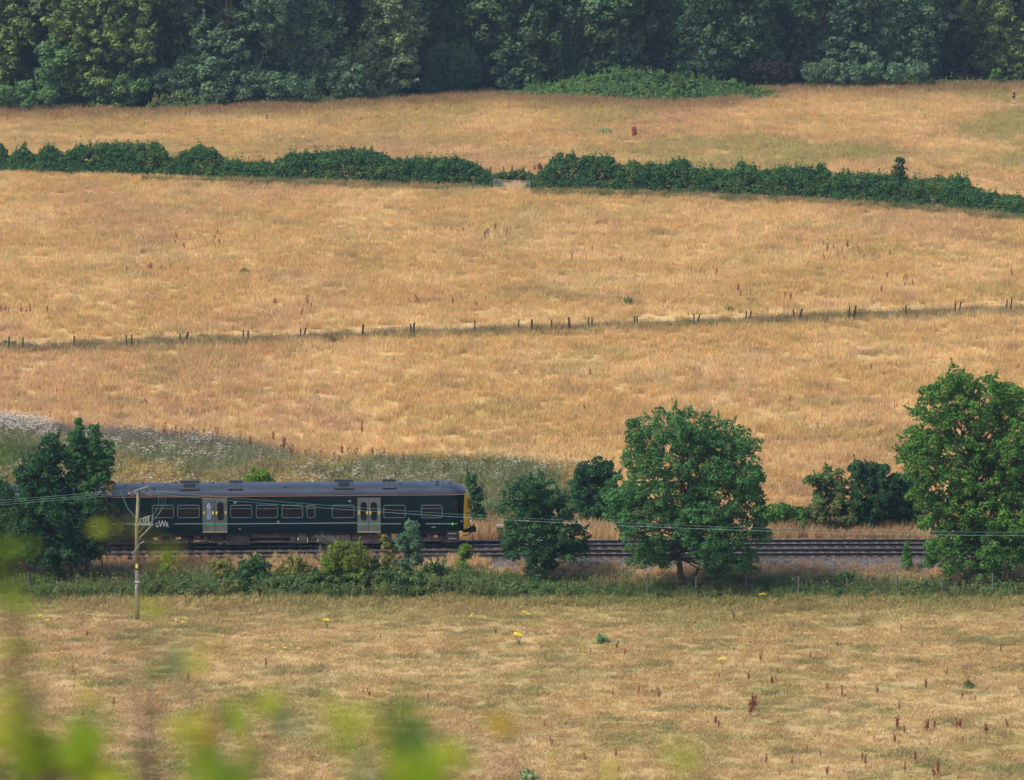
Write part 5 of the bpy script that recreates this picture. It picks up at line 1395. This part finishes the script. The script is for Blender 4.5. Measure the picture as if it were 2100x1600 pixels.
# ------------------------------------------------------------------ the walker
M_SKIN = plain('skin', (0.45, 0.25, 0.18), 0.6); M_NAVY = plain('navy_cloth', (0.012, 0.014, 0.03), 0.9); M_SHORT = plain('dark_shorts', (0.03, 0.025, 0.05), 0.9); M_SHOE = plain('shoe', (0.1, 0.09, 0.08), 0.8); M_HAIR = plain('grey_hair', (0.25, 0.22, 0.20), 0.9)
def skin_obj(name, vs, es, rad, mat, parent, sub=2):
    me = bpy.data.meshes.new(name); me.from_pydata(vs, es, []); me.materials.append(mat)
    o = link(bpy.data.objects.new(name, me), parent)
    md = o.modifiers.new('skin', 'SKIN'); md.use_smooth_shade = True
    if not me.skin_vertices: me.attributes
    for i, r in enumerate(rad):
        me.skin_vertices[0].data[i].radius = (r, r)
    me.skin_vertices[0].data[0].use_root = True
    s = o.modifiers.new('sub', 'SUBSURF'); s.levels = sub; s.render_levels = sub
    return o
pw = G(2079, 213)
root = empty('person', pw, math.radians(70), label='person with cropped hair in dark T-shirt and shorts walking past the wood edge', cat='person')
H_ = [(0,0,.95),(0,0,1.15),(0,.01,1.38),(0,.02,1.5),(0,.03,1.58),(0,.05,1.68),           # pelvis..head
      (.09,0,.9),(.10,.10,.5),(.10,.16,.08),(.10,.28,.04),
      (-.09,0,.9),(-.10,-.02,.5),(-.10,-.20,.12),(-.10,-.12,.04),
      (.18,0,1.42),(.23,-.06,1.15),(.22,.02,.92),(.21,.05,.83),
      (-.18,0,1.42),(-.23,.04,1.15),(-.22,.16,.95),(-.21,.20,.87)]
E_ = [(0,1),(1,2),(2,3),(3,4),(4,5),(0,6),(6,7),(7,8),(8,9),(0,10),(10,11),(11,12),(12,13),(2,14),(14,15),(15,16),(16,17),(2,18),(18,19),(19,20),(20,21)]
R_ = [.13,.13,.14,.06,.08,.095,.085,.058,.04,.035,.085,.058,.04,.035,.055,.042,.03,.03,.055,.042,.03,.03]
me = bpy.data.meshes.new('test')
def add_skin(name, vs, es, rad, mat, parent):
    me = bpy.data.meshes.new(name); me.from_pydata(vs, es, []); me.materials.append(mat)
    o = link(bpy.data.objects.new(name, me), parent)
    o.modifiers.new('skin', 'SKIN').use_smooth_shade = True
    if len(me.skin_vertices) == 0:
        bpy.context.view_layer.objects.active = o; o.select_set(True)
        try: bpy.ops.mesh.customdata_skin_add()
        except Exception as e: print('skin', e)
    for i, r in enumerate(rad): me.skin_vertices[0].data[i].radius = (r, r)
    me.skin_vertices[0].data[0].use_root = True
    s = o.modifiers.new('sub', 'SUBSURF'); s.levels = 2; s.render_levels = 2
    return o
add_skin('body', H_, E_, R_, M_SKIN, root)
add_skin('t_shirt', [H_[0], H_[1], H_[2], (.17,0,1.40), (.215,-.04,1.22), (-.17,0,1.40), (-.215,.03,1.22)], [(0,1),(1,2),(2,3),(3,4),(2,5),(5,6)], [.16,.165,.165,.085,.07,.085,.07], M_NAVY, root)
add_skin('shorts', [(0,0,.96), (.09,0,.88), (.10,.09,.56), (-.09,0,.88), (-.10,-.01,.56)], [(0,1),(1,2),(0,3),(3,4)], [.15,.11,.09,.11,.09], M_SHORT, root)
add_skin('hair', [(0,.04,1.70), (0,.02,1.76)], [(0,1)], [.10,.075], M_HAIR, root)
for s, y_, z_ in ((.10, .2, .05), (-.10, -.15, .07)):
    b = MB(); b.tube([(s, y_ - .08, z_), (s, y_ + .04, z_ + .01), (s, y_ + .17, z_ - .01)], [.05, .055, .035], 8); b.build('shoe', M_SHOE, root, smooth=True)
bpy.data.meshes.remove(me)

root.scale = (1.1, 1.1, 1.06)
# ------------------------------------------------------------------ shrubs close to the camera, far out of focus
M_NEAR = {}
for k_, c_ in (('g', (.20, .31, .025)), ('y', (.33, .38, .035)), ('d', (.06, .13, .025)), ('o', (.45, .30, .04)), ('b', (.08, .05, .035)), ('s', (.10, .20, .09))):
    M_NEAR[k_] = leafy('near_leaf_' + k_, tuple(v * .8 for v in c_), tuple(min(1, v * 1.2) for v in c_), trans=.45)
def near_leaf_mesh(mat):
    n = 9; vs = []; fs = []
    for i in range(n):
        t = i / (n - 1); w = math.sin(math.pi * t ** .8) * .36
        for sx in (-1, 0, 1): vs.append((t, sx * w, -.25 * t * t + (.06 if sx else 0) * math.sin(math.pi * t)))
    for i in range(n - 1):
        for j in range(2): a = i * 3 + j; fs.append((a, a + 1, a + 4, a + 3))
    return mesh_np('leaf', np.array(vs), np.array(fs), mat, np.full(len(vs), .5), smooth=True)
NL = {k_: near_leaf_mesh(m_) for k_, m_ in M_NEAR.items()}
near = {
 'leafy shrub nearest the camera, blurred, filling the lower left corner': (60, [
   (12, 930, 12, 1, 'g'), (12, 1060, 22, 2, 'd'), (30, 1130, 26, 3, 'g'), (18, 1205, 34, 6, 'g'), (30, 1240, 24, 3, 'g'), (10, 1330, 30, 2, 'y'), (45, 1350, 30, 2, 'g'), (12, 1430, 34, 4, 'y'), (70, 1430, 36, 3, 's'),
   (10, 1500, 40, 7, 'y'), (90, 1520, 34, 12, 'g'), (88, 1560, 30, 9, 'd'), (180, 1500, 26, 14, 'g'), (176, 1545, 30, 16, 'g'), (185, 1580, 34, 12, 'd'), (20, 1580, 36, 8, 'b'), (110, 1598, 38, 10, 'b'), (40, 1550, 30, 5, 'g'), (230, 1590, 34, 7, 'y'), (205, 1430, 22, 2, 'y')]),
 'blurred twig with yellow-green leaves crossing in front of the wooden pole': (300, [
   (330, 1142, 20, 3, 'y'), (325, 1240, 22, 3, 'y'), (340, 1358, 24, 7, 'g'), (380, 1350, 20, 4, 's'), (400, 1312, 34, 2, 'y'), (415, 1378, 24, 2, 'y'), (222, 1072, 24, 2, 'y'), (262, 1050, 16, 1, 'y')]),
 'blurred leafy shoot at the bottom left of centre': (470, [
   (425, 1572, 30, 16, 'g'), (455, 1592, 34, 12, 's'), (395, 1490, 22, 5, 'y'), (420, 1510, 18, 3, 'o'), (490, 1468, 22, 6, 'g'), (550, 1438, 26, 6, 'y'), (585, 1460, 22, 5, 's'), (455, 1465, 14, 3, 'b'), (520, 1545, 34, 3, 'y'), (495, 1597, 22, 5, 'g')]),
 'blurred leafy shoot at the bottom centre': (840, [
   (840, 1465, 26, 8, 'g'), (825, 1500, 32, 11, 'd'), (850, 1520, 22, 6, 's'), (850, 1575, 36, 16, 'g'), (885, 1592, 34, 15, 'g'), (938, 1540, 18, 6, 'y'), (745, 1480, 30, 4, 'y'), (700, 1515, 30, 4, 'g'), (745, 1592, 26, 8, 's'), (790, 1588, 24, 5, 'y'), (700, 1450, 20, 2, 'y')]),
 'lone blurred orange-yellow leaf cluster at the bottom': (1035, [(1028, 1488, 14, 5, 'o'), (1040, 1484, 12, 2, 'y')]),
 'faint blurred yellow-green sprig low on the right': (1395, [(1402, 1545, 14, 2, 'y'), (1270, 1594, 16, 1, 'y')]),
}
rn = random.Random(9)
for lab, (bx, cl_) in near.items():
    Yn = 5.2 if bx != 1395 else 4.6
    gz_ = float(hill(np.array([Yn]))[0])
    bp_ = AT(bx, 2200, Yn); base = Vector((bp_.x, Yn + .3, gz_))
    root = empty('leafy_shrub', base, label=lab, cat='shrub')
    mb = MB()
    stemtop = AT(bx, 1700, Yn + .1)
    mb.tube([Vector((0, 0, -.2)), (stemtop - base) * .5 + Vector((.05, 0, 0)), stemtop - base], [.006, .004, .003], 6)
    for cx_, cy_, r, n_, kk in cl_:
        Yc = Yn + rn.uniform(-.5, .5); c_ = AT(cx_, cy_, Yc); sN = scale_at(Yc) if False else F_PX / Yc
        mb.tube([stemtop - base, (stemtop.lerp(c_, .5) + Vector((rn.uniform(-.02, .02), 0, .01))) - base, c_ - base], [.0025, .0015, .001], 5)
        for j in range(int(n_ * (3.3 if cy_ > 1420 else 1.5))):
            p = AT(cx_ + rn.gauss(0, r * .8), cy_ + rn.gauss(0, r * .8), Yc + rn.uniform(-.1, .1))
            o = bpy.data.objects.new('leaf', NL[kk]); link(o, root)
            s = rn.uniform(.012, .024)
            o.location = p - base; o.scale = (s, s, s); o.rotation_euler = (rn.uniform(-1, 1), rn.uniform(-.6, .9), rn.uniform(0, 6.28))
    mb.build('stem', M_BARK, root)

# ------------------------------------------------------------------ haze
HAZE = 0.00008
m, nt = new_mat('haze')
vol = nt.nodes.new('ShaderNodeVolumePrincipled'); out = nt.nodes.new('ShaderNodeOutputMaterial')
vol.inputs['Color'].default_value = (0.50, 0.74, 1.0, 1); vol.inputs['Density'].default_value = HAZE; vol.inputs['Anisotropy'].default_value = 0.0
nt.links.new(vol.outputs[0], out.inputs['Volume'])
if HAZE > 0:
    b = MB(); b.box((-110, -12, -1.5), (110, 720, 58)); o = b.build('haze', m); tag(o, label='thin bluish summer haze over the fields', kind='stuff')
